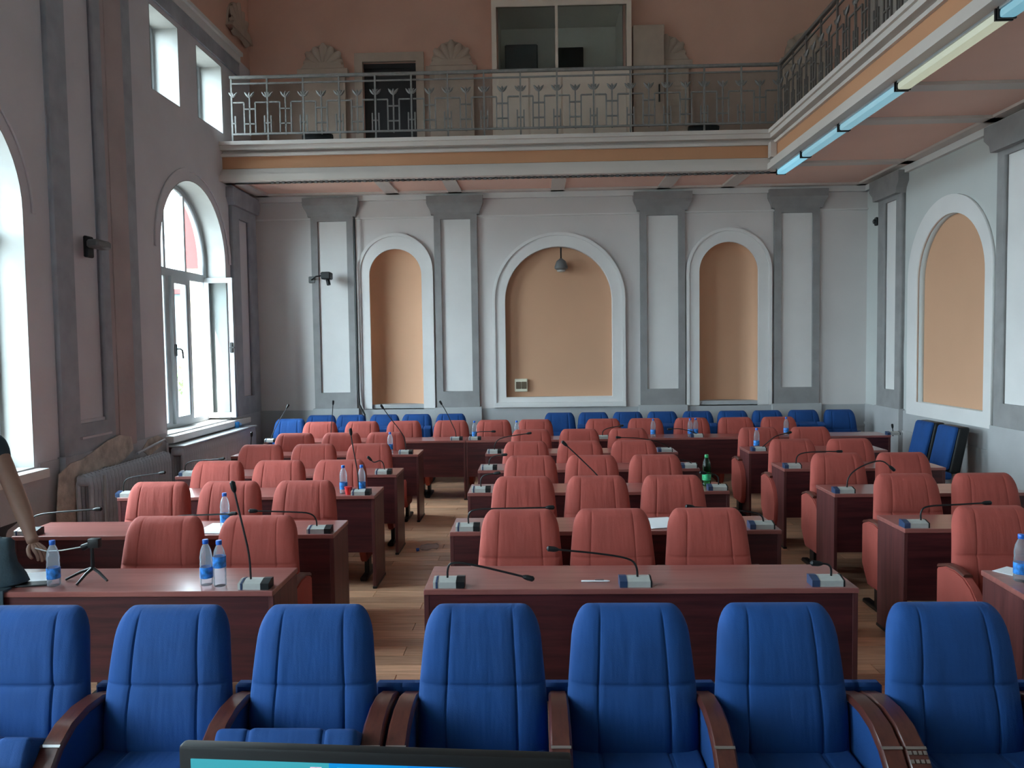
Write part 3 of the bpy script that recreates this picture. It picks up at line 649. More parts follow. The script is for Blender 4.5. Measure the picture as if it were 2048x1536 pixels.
def ribbon(pts, w0, w1, th):
    rows = []
    for i, (y_, z_) in enumerate(pts):
        a = Vector(pts[max(0, i - 1)]); b_ = Vector(pts[min(len(pts) - 1, i + 1)]); d = (b_ - a).normalized(); n_ = Vector((d.y, -d.x))
        if n_.y < 0: n_ = -n_
        if i > 4 and n_.x > 0: n_ = -n_
        ww = w0 + (w1 - w0) * i / (len(pts) - 1)
        o_ = (y_ + n_.x * th, z_ + n_.y * th)
        rows.append([(-ww / 2, y_, z_), (-ww / 2 + .002, o_[0] * .6 + y_ * .4, o_[1] * .6 + z_ * .4), (-ww / 2 + .01, *o_), (ww / 2 - .01, *o_), (ww / 2 - .002, o_[0] * .6 + y_ * .4, o_[1] * .6 + z_ * .4), (ww / 2, y_, z_)])
    g = MB(); g.grid(rows, True); n = 6
    g.f.append(tuple(range(n))); g.f.append(tuple(len(g.v) - n + k for k in range(n))); return g
arm_me = ribbon(ARC, .075, .085, .022).mesh('armrest', ARMW, 45)
arm_short = ribbon(ARC[:4], .05, .055, .018).mesh('armrest', ARMW, 45)
def strip_me():
    g = MB()
    for i in (4, 6):
        y_, z_ = ARC[i]; a = Vector(ARC[i - 1]); b_ = Vector(ARC[i + 1]); d = (b_ - a).normalized(); n_ = Vector((-abs(d.y), abs(d.x)))
        c_ = Vector((y_, z_)) + n_ * .0225
        q = [c_ - d * .005, c_ + d * .005, c_ + d * .005 + n_ * .002, c_ - d * .005 + n_ * .002]
        g.prism([tuple(k) for k in q], 'x', -.035, .035)
    return g.mesh('trim_strip', STEEL)
strip = strip_me()
def side_mesh(m_):
    poly = [(.0, .60)] + [(a + .004, b_ - .002) for a, b_ in ARC[1:]] + [(-.45, .24), (-.40, .16), (-.1, .16), (0, .3)]
    g = MB(); g.prism(poly, 'x', -.028, .028); me = g.mesh('side_panel', m_)
    bm = bmesh.new(); bm.from_mesh(me); ed = [e for e in bm.edges if e.calc_length() > 0 and abs(e.verts[0].co.x - e.verts[1].co.x) < 1e-4]
    bmesh.ops.bevel(bm, geom=ed, offset=.008, segments=2, affect='EDGES'); bm.to_mesh(me); bm.free()
    me.polygons.foreach_set('use_smooth', [True] * len(me.polygons)); me.set_sharp_from_angle(angle=R(50)); return me
foot_me = MB().rbox(-.02, .02, -.30, -.2, .03, .2, .004).rbox(-.03, .03, -.44, -.02, 0, .035, .008).mesh('leg', BLACKM, 40)
def make_chair_set(cname, m_):
    back, seat, side = backrest_mesh(m_, 1.05 if cname == 'salmon' else 1.0), seat_mesh(m_), side_mesh(m_)
    arm_ = arm_me if cname == 'blue' else arm_short
    col_me = MB().rbox(-.06, .06, .0, .05, .58, .655, .012).mesh('arm_support', m_, 40)
    def make(x, y, label, group, left=True, right=False, tilt=0, rz=0, z=0, wb=True):
        t = thing('auditorium_chair', label, 'chair', (x, y, z), rz, group)
        link('backrest', back, t)
        s = link('seat', seat, t, (0, -.085, .41)); s.rotation_euler = (R(-tilt), 0, 0)
        link('back_shell', shell_me, t)
        for f, sx in ((left, -1), (right, 1)):
            if f:
                link('side_panel', side, t, (sx * .28, 0, 0))
                a = link('armrest', arm_, t, (sx * .28, 0, 0))
                if cname == 'blue': link('trim_strip', strip, a); link('arm_support', col_me, t, (sx * .28, 0, 0))
                link('leg', foot_me, t, (sx * .28, 0, 0))
        MB_ = link('crossbar', bar_me, t)
        return t
    return make
shell_me = MB().rbox(-.2, .2, -.09, -.03, .25, .45, .01).mesh('back_shell', SEAT_FOAM, 40)
bar_me = MB().box(-.28, .28, -.27, -.23, .28, .31).box(-.03, .03, -.28, -.06, .28, .36).mesh('crossbar', BLACKM)
blue_chair = make_chair_set('blue', BLUE)
salmon_chair = make_chair_set('salmon', SALMON)

YB0 = 2.95
F = [(-1.99, 29, 'leftmost, cut by the edge of the picture', 1, 0), (-1.43, 0, 'beyond the left corner of the computer monitor', 1, 0), (-.867, 33, 'beyond the middle of the monitor, seat raised', 1, 1),
     (-.217, 0, 'beyond the right half of the monitor', 1, 0), (.352, 0, 'just past the right corner of the monitor', 1, 0), (.908, 0, 'last before the right aisle gap', 1, 1), (1.547, 0, 'right of the doubled armrests, at the right', 1, 0), (2.11, 0, 'a sliver at the right edge of the picture', 1, 1)]
for x, tl, d, l, r_ in F:
    ch_ = blue_chair(x, YB0, 'blue upholstered chair in the front row, ' + d, 'blue chairs of the front row', l, r_, tl)
    if x == 1.547:                               # silver grille patch on this chair's left armrest
        arm_o = [c for c in bpy.data.objects if c.parent == ch_ and c.name.startswith('armrest')][0]
        g = MB()
        for a in range(5):
            for b_ in range(4):
                f_ = .15 + .35 * a; k_ = int(f_); p0, p1 = Vector(ARC[4 + k_]), Vector(ARC[5 + k_]); d_ = (p1 - p0).normalized(); n_ = Vector((d_.y, -d_.x))
                n_ = n_ if n_.x < 0 else -n_; c0 = p0 + (p1 - p0) * (f_ - k_) + n_ * .0235; q = [c0 - d_ * .005, c0 + d_ * .007, c0 + d_ * .007 + n_ * .003, c0 - d_ * .005 + n_ * .003]
                g.prism([tuple(k) for k in q], 'x', -.032 + .017 * b_, -.02 + .017 * b_)
        tag(g.build('grille_patch', STEEL, arm_o), 'silver grille patch')
rows = {
 'window-side block': [([-2.243, -1.675], 4.56), ([-2.87, -2.325, -1.755], 5.76), ([-2.86, -2.305, -1.755], 6.82), ([-2.88, -2.32, -1.74], 7.96), ([-2.85, -2.295, -1.77], 9.0)],
 'middle block': [([-.105, .452, 1.025], 4.68), ([-.102, .458, 1.03], 5.86), ([-.054, .499, 1.07], 6.96), ([-.107, .454, 1.01], 8.0), ([-.06, .51, 1.087], 9.14)],
 'right-hand block': [([2.724, 3.3], 4.68), ([2.763, 3.339], 5.84), ([2.686, 3.26], 6.95), ([2.625, 3.21], 7.98), ([2.606, 3.2], 9.1)]}
ordw = ['first', 'second', 'third', 'fourth', 'fifth']
for bk, rr in rows.items():
    for i, (xs, yv) in enumerate(rr):
        for j, x in enumerate(xs):
            if bk == 'window-side block': where = ['nearest the windows', 'in the middle', 'beside the aisle'] if len(xs) == 3 else ['nearer the windows', 'beside the aisle']
            elif bk == 'middle block': where = ['at its left end', 'in the middle', 'at its right end']
            else: where = ['beside the aisle', 'nearer the wall']
            salmon_chair(x, yv, 'salmon upholstered chair in the %s row of the %s, %s' % (ordw[i], bk, where[j]), 'salmon chairs behind the desks', 1, j == len(xs) - 1)
six = [(-2.93, 'first from the windows'), (-2.355, 'second from the windows'), (-1.785, 'third from the windows'), (-1.145, 'at the aisle behind the two-tone desk seam'), (-.57, 'behind the single bottle'), (-.012, 'behind the middle block'),
       (.9, 'left of the single bottle'), (1.465, 'with a bottle before its right edge'), (2.08, 'with two bottles before it'), (2.665, 'just past the pair of bottles'), (3.23, 'last at the right')]
for i, (x, d) in enumerate(six):
    salmon_chair(x, 10.36, 'salmon chair in the rearmost desk row, ' + d, 'salmon chairs behind the desks', 1, i in (2, 5, 7, 10))
wl = [(-3.2, 'second from the windows'), (-2.75, 'third from the windows'), (-2.25, 'below the first narrow niche'), (-1.77, 'just right of the first narrow niche'), (-1.26, 'at the second pilaster, last of the left group')]
for i, (x, d) in enumerate(wl): blue_chair(x, 11.38, 'blue chair against the back wall, ' + d, 'blue chairs along the back wall', 1, i == 4, 70)
wr = [(.35, 0, 'first of the right group, seat down'), (.845, 70, 'second of the right group'), (1.35, 70, 'third of the right group'), (1.855, 70, 'at the third pilaster'), (2.37, 70, 'just right of the third pilaster'), (2.88, 70, 'below the second narrow niche'), (3.38, 70, 'right of the second narrow niche'), (3.9, 70, 'at the last pilaster'), (4.42, 30, 'last before the right wall corner')]
for i, (x, tl, d) in enumerate(wr): blue_chair(x, 11.36, 'blue chair against the back wall, ' + d, 'blue chairs along the back wall', 1, i == 8, tl)
blue_chair(-3.5, 10.85, 'bright blue chair in the far corner by the open window', 'blue chairs along the back wall', 1, 1, 0)
# two office chairs against the right wall
def office_chair(y, label):
    t = thing('office_chair', label, 'chair', (4.72, y, 0), R(-90), 'office chairs by the right wall')
    b = backrest_o; link('backrest', b, t)
    link('back_shell', oshell, t); link('seat', oseat, t); link('pedestal', oped, t)
    for k in range(5): l = link('leg', oleg, t, (0, -.3, 0)); l.rotation_euler = (0, 0, k * 2 * PI / 5)
backrest_o = MB().rbox(-.19, .19, -.08, -.02, .52, 1.0, .04, 3).mesh('backrest', BLUE, 50)
for v in backrest_o.vertices: v.co.y -= (1.0 - v.co.z) * .22
oshell = MB().rbox(-.2, .2, -.035, .09, .48, 1.0, .035, 3).mesh('back_shell', BLACKP, 50)
for v in oshell.vertices: v.co.y -= (1.0 - v.co.z) * .2
oseat = MB().rbox(-.23, .23, -.56, -.12, .42, .5, .03, 3).mesh('seat', BLUE, 50)
oped = MB().tube([(0, -.3, .06), (0, -.3, .42)], .03, 12).rbox(-.05, .05, -.3, -.08, .4, .425, .005).rbox(-.04, .04, -.13, -.09, .4, .6, .005).mesh('pedestal', BLACKM, 40)
oleg = MB().tube([(0, 0, .08), (.14, 0, .06), (.27, 0, .05)], [.022, .018, .014], 8).lathe([(.02, 0), (.025, .02), (.02, .045)], 10, (.27, 0, 0)).mesh('leg', BLACKM, 40)
office_chair(9.35, 'blue office chair with black shell against the right wall, the farther one')
office_chair(8.83, 'blue office chair with black shell against the right wall, the nearer one')

# ------------------------------------------------------------------ desks
DT = .77
def desk(x0, x1, y, label, rz=0, group='mahogany desks'):
    wd = x1 - x0; t = thing('desk', label, 'desk', (x0, y, 0), rz, group)
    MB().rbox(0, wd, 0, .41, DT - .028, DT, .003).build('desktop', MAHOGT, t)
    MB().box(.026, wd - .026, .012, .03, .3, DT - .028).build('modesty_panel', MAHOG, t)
    sp = MB().rbox(0, .026, .01, .39, .02, DT - .028, .002).mesh('side_panel', SIDE)
    link('side_panel', sp, t); link('side_panel', sp, t, (wd - .026, 0, 0))
    ft = MB().rbox(-.004, .03, .005, .395, 0, .02, .003).mesh('foot_rail', BLACKM)
    link('foot_rail', ft, t); link('foot_rail', ft, t, (wd - .026, 0, 0))
    return t
SIDE = wood('mahogany_laminate_side', (.06, .016, .017), (.14, .04, .04), .42, 2)
for i, yv in enumerate([3.75, 4.9, 6.18, 7.2, 8.55]):
    desk(-3.455, -1.325, yv, 'dark mahogany desk, %s row of the window-side block' % ordw[i])
for i, yv in enumerate([3.76, 4.94, 6.26, 7.4, 8.53]):
    desk(-.57, 1.57, yv, 'dark mahogany desk, %s row of the middle block' % ordw[i])
desk(2.29, 3.8, 3.64, 'dark mahogany desk, slightly turned, first row of the right-hand block', R(-4))
for i, yv in enumerate([4.945, 6.1, 7.33, 8.53]):
    desk(2.35, 3.86, yv, 'dark mahogany desk, %s row of the right-hand block' % ordw[i + 1])
desk(-3.03, -.905, 9.77, 'dark mahogany desk in the rearmost row, nearest the windows')
desk(-.9, 1.225, 9.77, 'dark mahogany desk in the rearmost row, behind the middle block')
desk(1.23, 3.36, 9.83, 'dark mahogany desk in the rearmost row, behind the right aisle')
desk(3.4, 4.5, 9.86, 'short dark mahogany desk in the rearmost row, nearest the right wall')

# ------------------------------------------------------------------ microphones
MICS = [
 (-1.434, 3.77, [(-0.023, 0.045, 0.035), (-0.027, 0.045, 0.165), (-0.053, 0.045, 0.294), (-0.08, 0.045, 0.422), (-0.095, 0.045, 0.498)], 'R', 'tall upright gooseneck microphone on the front window-side desk'),
 (-3.377, 4.92, [(0.0, 0.045, 0.035), (0.009, 0.045, 0.088), (0.052, 0.045, 0.131), (0.249, 0.045, 0.149), (0.451, 0.045, 0.161)], 'R', 'gooseneck microphone bent low at the window end of the second window-side desk'),
 (-1.429, 4.92, [(-0.018, 0.045, 0.035), (-0.02, 0.045, 0.087), (-0.055, 0.045, 0.127), (-0.161, 0.045, 0.135), (-0.42, 0.045, 0.143)], 'R', 'gooseneck microphone bent flat at the aisle end of the second window-side desk'),
 (-2.373, 4.92, [(-0.037, 0.045, 0.035), (-0.035, 0.045, 0.094), (0.003, 0.045, 0.117), (0.15, 0.045, 0.119), (0.351, 0.045, 0.125)], 'R', 'gooseneck microphone hidden behind the first chair of the second window-side desk'),
 (-1.446, 6.2, [(-0.021, 0.045, 0.035), (-0.022, 0.045, 0.161), (-0.04, 0.045, 0.285), (-0.062, 0.045, 0.409), (-0.072, 0.045, 0.5)], 'R', 'tall upright gooseneck microphone on the third window-side desk'),
 (-3.397, 6.2, [(-0.036, 0.045, 0.035), (-0.033, 0.045, 0.115), (0.007, 0.045, 0.157), (0.151, 0.045, 0.177), (0.278, 0.045, 0.192)], 'L', 'microphone with a bright blue reflection at the window end of the third desk'),
 (-1.463, 7.22, [(0.011, 0.045, 0.035), (0.003, 0.045, 0.103), (-0.03, 0.045, 0.132), (-0.088, 0.045, 0.104), (-0.117, 0.045, 0.133)], 'R', 'small curled gooseneck microphone on the fourth window-side desk'),
 (-3.345, 7.22, [(-0.039, 0.045, 0.035), (-0.037, 0.045, 0.101), (0.013, 0.045, 0.14), (0.16, 0.045, 0.148), (0.306, 0.045, 0.156)], 'L', 'gooseneck microphone at the window end of the fourth desk'),
 (-1.477, 8.57, [(0.005, 0.045, 0.035), (-0.004, 0.045, 0.156), (-0.042, 0.045, 0.247), (-0.142, 0.045, 0.373), (-0.246, 0.045, 0.521)], 'R', 'long slanting gooseneck microphone at the aisle end of the fifth window-side desk'),
 (-3.255, 8.57, [(0.0, 0.045, 0.035), (0.013, 0.045, 0.117), (0.022, 0.045, 0.22)], 'R', 'short gooseneck microphone at the window end of the fifth desk'),
 (-3.435, 9.79, [(-0.008, 0.045, 0.035), (0.041, 0.045, 0.142), (0.124, 0.045, 0.297), (0.22, 0.045, 0.445)], 'R', 'pale gooseneck microphone leaning over the rearmost desk near the windows'),
 (-2.655, 9.79, [(0.003, 0.045, 0.035), (0.006, 0.045, 0.147), (0.022, 0.045, 0.276), (0.04, 0.045, 0.483)], 'R', 'upright gooseneck microphone rising behind the salmon chairs near the first pilaster'),
 (-1.027, 9.79, [(-0.004, 0.045, 0.035), (-0.009, 0.045, 0.117), (-0.053, 0.045, 0.207), (-0.121, 0.045, 0.363), (-0.183, 0.045, 0.467)], 'R', 'long slanting gooseneck microphone on the rearmost desk at the left aisle'),
 (-0.79, 9.79, [(0.004, 0.045, 0.035), (0.018, 0.045, 0.094), (0.082, 0.045, 0.107), (0.224, 0.045, 0.105)], 'R', 'gooseneck microphone bent flat beside the bottle on the rearmost desk'),
 (-0.45, 3.78, [(-0.007, 0.045, 0.035), (-0.006, 0.045, 0.093), (0.015, 0.045, 0.121), (0.121, 0.045, 0.108), (0.272, 0.045, 0.071), (0.385, 0.045, 0.042)], 'R', 'gooseneck microphone bent down over the left end of the front middle desk'),
 (0.488, 3.78, [(0.011, 0.045, 0.035), (0.009, 0.045, 0.093), (-0.021, 0.045, 0.134), (-0.175, 0.045, 0.16), (-0.395, 0.045, 0.182)], 'L', 'gooseneck microphone bent left in the middle of the front middle desk'),
 (1.432, 3.78, [(0.026, 0.045, 0.035), (0.028, 0.045, 0.083), (0.009, 0.045, 0.101), (-0.028, 0.045, 0.103)], 'L', 'short gooseneck microphone at the right end of the front middle desk'),
 (-0.459, 4.96, [(0.007, 0.045, 0.035), (0.004, 0.045, 0.104), (0.045, 0.045, 0.137), (0.249, 0.045, 0.139), (0.527, 0.045, 0.143)], 'R', 'gooseneck microphone bent right at the left end of the second middle desk'),
 (1.455, 4.96, [(0.017, 0.045, 0.035), (0.01, 0.045, 0.077), (-0.038, 0.045, 0.104), (-0.264, 0.045, 0.125), (-0.442, 0.045, 0.14)], 'L', 'gooseneck microphone bent left at the right end of the second middle desk'),
 (-0.464, 6.28, [(0.002, 0.045, 0.035), (-0.002, 0.045, 0.109), (0.036, 0.045, 0.142), (0.119, 0.045, 0.15)], 'R', 'gooseneck microphone at the left end of the third middle desk'),
 (0.579, 6.28, [(-0.024, 0.045, 0.035), (-0.057, 0.045, 0.109), (-0.212, 0.045, 0.264), (-0.334, 0.045, 0.381)], 'R', 'long slanting gooseneck microphone in the middle of the third middle desk'),
 (1.482, 6.28, [(0.011, 0.045, 0.035), (0.011, 0.045, 0.1), (-0.018, 0.045, 0.129), (-0.099, 0.045, 0.138)], 'L', 'gooseneck microphone beside the green bottle'),
 (-0.467, 7.42, [(0.003, 0.045, 0.035), (0.004, 0.045, 0.092), (0.043, 0.045, 0.131), (0.136, 0.045, 0.14)], 'R', 'gooseneck microphone at the left end of the fourth middle desk'),
 (1.474, 7.42, [(0.037, 0.045, 0.035), (-0.011, 0.045, 0.069), (-0.107, 0.045, 0.08), (-0.194, 0.045, 0.085)], 'L', 'gooseneck microphone bent left at the right end of the fourth middle desk'),
 (-0.474, 8.55, [(0.004, 0.045, 0.035), (0.005, 0.045, 0.103), (0.068, 0.045, 0.176), (0.377, 0.045, 0.218)], 'R', 'gooseneck microphone bent right at the left end of the fifth middle desk'),
 (1.434, 8.55, [(0.057, 0.045, 0.035), (-0.054, 0.045, 0.107), (-0.275, 0.045, 0.154), (-0.498, 0.045, 0.162)], 'L', 'gooseneck microphone bent left at the right end of the fifth middle desk'),
 (2.058, 9.85, [(0.01, 0.045, 0.035), (-0.085, 0.045, 0.078), (-0.213, 0.045, 0.111), (-0.328, 0.045, 0.106)], 'L', 'gooseneck microphone in front of the pair of bottles on the rearmost desk'),
 (0.844, 9.79, [(0.004, 0.045, 0.035), (0.005, 0.045, 0.097), (0.069, 0.045, 0.134), (0.228, 0.045, 0.158)], 'L', 'gooseneck microphone hidden on the rearmost desk behind the middle block'),
 (2.439, 4.965, [(0.044, 0.045, 0.035), (0.04, 0.045, 0.101), (0.075, 0.045, 0.134), (0.227, 0.045, 0.139), (0.443, 0.045, 0.15)], 'L', 'gooseneck microphone bent right on the second desk of the right-hand block'),
 (2.442, 6.12, [(0.029, 0.045, 0.035), (0.033, 0.045, 0.119), (0.099, 0.045, 0.187), (0.208, 0.045, 0.238), (0.306, 0.045, 0.257), (0.369, 0.045, 0.201)], 'L', 'arched gooseneck microphone on the third desk of the right-hand block'),
 (2.443, 7.35, [(0.038, 0.045, 0.035), (0.042, 0.045, 0.113), (0.104, 0.045, 0.146), (0.264, 0.045, 0.154), (0.429, 0.045, 0.153)], 'L', 'gooseneck microphone bent right on the fourth desk of the right-hand block'),
 (2.468, 8.55, [(0.04, 0.045, 0.035), (0.101, 0.045, 0.089), (0.183, 0.045, 0.161), (0.32, 0.045, 0.193)], 'L', 'gooseneck microphone beside the bottle on the fifth desk of the right-hand block'),
 (4.548, 9.88, [(0.0, 0.045, 0.035), (0.005, 0.045, -0.036), (0.005, 0.045, 0.028), (-0.002, 0.045, 0.092)], 'L', 'dark upright microphone on the short rearmost desk near the right wall')]
base_me = MB(); base_me.prism([(0, 0), (.075, 0), (.075, .042), (.05, .044), (0, .03)], 'x', -.075, .075); base_me = base_me.mesh('base', SILVER)
def base_part(x0, x1, name, m_):
    g = MB(); g.prism([(-.002, 0), (.077, 0), (.077, .044), (.05, .046), (-.002, .032)], 'x', x0, x1); return g.mesh(name, m_)
endR, endL = base_part(.04, .082, 'loudspeaker_end', BLACKP), base_part(-.082, -.045, 'loudspeaker_end', NAVYP)
stripeL, stripeR = base_part(-.062, -.052, 'button_strip', NAVYP), base_part(.07, .078, 'button_strip', BLACKP)
def mic(x, y, pts, side, label):
    t = thing('desk_microphone', label, 'microphone', (x, y, DT), 0, 'gooseneck microphones on the desks')
    link('base', base_me, t)
    if side == 'R': link('loudspeaker_end', endR, t); link('button_strip', stripeL, t)
    else: link('loudspeaker_end', endL, t); link('button_strip', stripeR, t)
    P = [Vector(p) for p in pts]
    # smooth the path
    for _ in range(3):
        Q = [P[0]]
        for a, b_ in zip(P[:-1], P[1:]): Q += [a * .75 + b_ * .25, a * .25 + b_ * .75]
        P = Q + [P[-1]]
    P = P[::2] + [P[-1]]
    n = len(P); MB().tube(P, .0055, 6).build('gooseneck', BLACKM, t, 50)
    d = (P[-1] - P[-3]).normalized(); h = P[-1]
    MB().tube([h - d * .012, h, h + d * .012, h + d * .04, h + d * .048], [.007, .012, .014, .014, .006], 10).build('microphone_head', BLACKP, t, 40)
for m_ in MICS: mic(*m_)

# ------------------------------------------------------------------ bottles and small things on the desks
def bottle_meshes():
    prof = [(.027, 0), (.031, .004), (.032, .03), (.0305, .04), (.032, .05), (.032, .095), (.030, .102), (.0315, .11), (.029, .125), (.0315, .14), (.030, .155), (.026, .18), (.018, .2), (.0125, .212), (.0125, .222)]
    body = MB().lathe(prof, 18).mesh('bottle_body', PET, 40)
    lab = MB().lathe([(.0325, .038), (.0328, .04), (.0328, .093), (.0325, .095)], 18, caps=False).mesh('paper_label', BLUEL, 40)
    cap = MB().lathe([(.0145, .214), (.015, .216), (.015, .233), (.013, .236)], 16).mesh('cap', CAPB, 40)
    gp = [(a * 1.15, b_ * 1.12) for a, b_ in prof]
    gb = MB().lathe(gp, 18).mesh('bottle_body', PETG, 40)
    gl = MB().lathe([(.0375, .05), (.0375, .11)], 18, caps=False).mesh('paper_label', mat('green_label', (.03, .35, .15), .4, var=.6, scale=40), 40)
    gc = MB().lathe([(.0165, .24), (.017, .242), (.017, .262), (.014, .266)], 16).mesh('cap', mat('green_cap', (.01, .25, .08), .35), 40)
    return (body, lab, cap), (gb, gl, gc)
WB, GB = bottle_meshes()
def bottle(x, y, label, kind=WB, lab_z=0, z=DT):
    t = thing('water_bottle', label, 'bottle', (x, y, z), random.random() * 6, 'plastic water bottles')
    link('bottle_body', kind[0], t); link('cap', kind[2], t); link('paper_label', kind[1], t, (0, 0, lab_z))
bottle(-2.507, 3.86, 'clear water bottle beside the mini tripod on the front window-side desk')
bottle(-1.705, 3.86, 'clear water bottle with low blue label, left of the pair on the front desk')
bottle(-1.627, 3.84, 'clear water bottle with high blue label, right of the pair on the front desk', lab_z=.06)
bottle(-2.12, 5.12, 'clear water bottle behind the tall microphone on the second window-side desk')
bottle(-1.602, 6.29, 'clear water bottle left of the red cup, third window-side desk')
bottle(-1.451, 6.3, 'clear water bottle right of the red cup, third window-side desk')
bottle(-1.671, 8.72, 'clear water bottle on the fifth window-side desk')
bottle(-.80, 9.93, 'clear water bottle between salmon chairs on the rearmost desk near the left aisle')
bottle(-.25, 9.9, 'clear water bottle at the left end of the middle block, rearmost desk')
bottle(1.51, 9.95, 'single clear water bottle on the rearmost desk beyond the right aisle')
bottle(1.985, 9.95, 'clear water bottle, left of the pair on the rearmost desk')
bottle(2.06, 9.97, 'clear water bottle, right of the pair on the rearmost desk')
bottle(3.22, 9.98, 'clear water bottle at the right end of the rearmost desk row')
bottle(2.49, 8.74, 'clear water bottle on the fifth desk of the right-hand block')
bottle(1.434, 6.5, 'green mineral water bottle beside the microphone on the third middle desk', GB)
bottle(2.405, 3.86, 'clear water bottle with blue cap on the desk at the right edge of the picture')
cp = thing('cup', 'red plastic cup between two water bottles', 'cup', (-1.552, 6.25, DT))
MB().lathe([(.024, 0), (.032, .06), (.029, .06), (.022, .004)], 16).build('cup_body', REDP, cp, 40); MB().lathe([(.034, .058), (.034, .064), (.01, .068)], 16).build('lid', REDP, cp, 40)
def sheet(x, y, w_, h_, rz, label, z=DT, n=3):
    t = thing('paper_sheet', label, 'paper', (x, y, z), rz, 'papers on the desks')
    for k in range(n):
        s_ = MB().box(-w_ / 2, w_ / 2, -h_ / 2, h_ / 2, .001 + k * .0015, .002 + k * .0015).build('sheet', PAPER, t); s_.rotation_euler = (0, 0, R(2 * k))
sheet(.83, 5.15, .21, .29, R(8), 'white papers lying on the second middle desk')
sheet(-2.15, 5.08, .21, .29, R(-5), 'white papers lying between the chairs on the second window-side desk')
sheet(-2.72, 3.98, .22, .2, R(15), 'white papers beside the dark bag on the front window-side desk')
sheet(2.45, 4.02, .14, .1, R(30), 'crumpled white paper on the desk at the right edge', n=2)
pen = thing('pen', 'slim white pen lying on the front middle desk', 'pen', (.29, 3.87, DT + .006))
MB().tube([(-.07, 0, 0), (.06, 0, 0), (.075, 0, 0)], [.005, .005, .002], 8).build('barrel', PAPER, pen, 40); MB().box(.0, .045, -.0015, .0015, .004, .009).build('clip', STEEL, pen)
def phone(x, y, rz, label, m_):
    t = thing('mobile_phone', label, 'phone', (x, y, DT), rz)
    MB().rbox(-.075, .075, -.037, .037, 0, .009, .003, 2).build('case', BLACKP, t, True); MB().box(-.07, .07, -.033, .033, .009, .0095).build('screen', m_, t)
phone(-2.62, 3.87, R(10), 'black mobile phone lying beside the water bottle on the front window-side desk', BLACKP)
phone(2.46, 3.78, R(-25), 'mobile phone with bluish screen below the bottle at the right edge', mat('phone_screen', (.02, .12, .16), .1))
cc_ = thing('drink_can', 'small white and red can on the second middle desk', 'can', (.045, 5.17, DT))
MB().lathe([(.022, 0), (.025, .006), (.025, .075), (.02, .082)], 16).build('can_body', PAPER, cc_, 40); MB().lathe([(.0253, .03), (.0253, .055)], 16, caps=False).build('printed_band', REDP, cc_, 40)
lb = thing('crushed_bottle', 'crushed clear plastic bottle lying on the aisle floor', 'bottle', (-1.07, 7.35, .035))
MB().tube([(-.07, -.03, 0), (-.05, -.025, .002), (.0, 0, 0), (.05, .01, .006), (.09, .03, 0), (.11, .035, 0)], [.01, .026, .032, .024, .03, .012], 10).build('bottle_body', PET, lb, 30)
MB().tube([(-.1, -.042, -.015), (-.075, -.032, -.012)], .016, 10).build('cap', CAPB, lb, 40)

# mini tripod with a small head
tp = thing('mini_tripod', 'small black table tripod standing on the front window-side desk', 'tripod', (-2.37, 3.98, DT))
for a in (200, 330, 265): MB().tube([(0, 0, .055), (.055 * math.cos(R(a)), .055 * math.sin(R(a)), .04), (.13 * math.cos(R(a)), .13 * math.sin(R(a)), .006)], [.009, .008, .006], 8).build('leg', BLACKM, tp, 40)
MB().tube([(0, 0, .05), (0, 0, .17)], [.011, .009], 10).build('column', BLACKP, tp, 40)
MB().rbox(-.015, .045, -.02, .02, .165, .215, .008, 2).tube([(-.015, 0, .18), (-.05, 0, .165)], [.014, .018], 10).build('clamp_head', BLACKP, tp, 40)
tag(MB().tube([(-2.42, 3.98, .94), (-2.55, 4.0, .915), (-2.7, 4.1, .885), (-2.84, 4.22, .87)], .0035, 6).build('thin_cable', SILVER, None, 40), 'thin pale cable from the mini tripod to the reaching hand', 'cable')

# dark bag at the edge of the picture
bgt = thing('shoulder_bag', 'dark teal cloth bag on the front window-side desk at the picture edge', 'bag', (-2.86, 3.86, DT))
rows_ = []
for z, hx, hy, ox in ((0, .17, .08, 0), (.02, .19, .09, .01), (.06, .185, .09, .0), (.12, .165, .075, -.01), (.18, .155, .06, -.01), (.23, .15, .045, -.005), (.25, .13, .02, 0)):
    rows_.append([(ox + hx * abs(math.cos(a)) ** .6 * math.copysign(1, math.cos(a)) * (1 + .05 * math.sin(5 * a + z * 20)), hy * abs(math.sin(a)) ** .7 * math.copysign(1, math.sin(a)) * (1 + .08 * math.cos(4 * a)), z) for a in [2 * PI * k / 28 for k in range(28)]])
g = MB(); g.grid(rows_, True); g.f.append(tuple(range(28))); g.f.append(tuple(len(g.v) - 28 + k for k in range(28))); g.build('bag_body', TEAL, bgt, 60)
MB().prism([(-.03, 0), (.04, 0), (.035, -.17), (-.02, -.17)], 'y', -.125, -.119).prism([(-.03, .0), (.04, 0), (.04, .01), (-.03, .01)], 'y', -.125, -.06).build('strap', TEAL, bgt, 30)
for v in bpy.data.objects['strap'].data.vertices: v.co.x += .13
MB().tube([(-.1, 0, .235), (-.06, 0, .27), (.04, 0, .275), (.1, 0, .235)], .008, 8).build('handle', TEAL, bgt, 40)

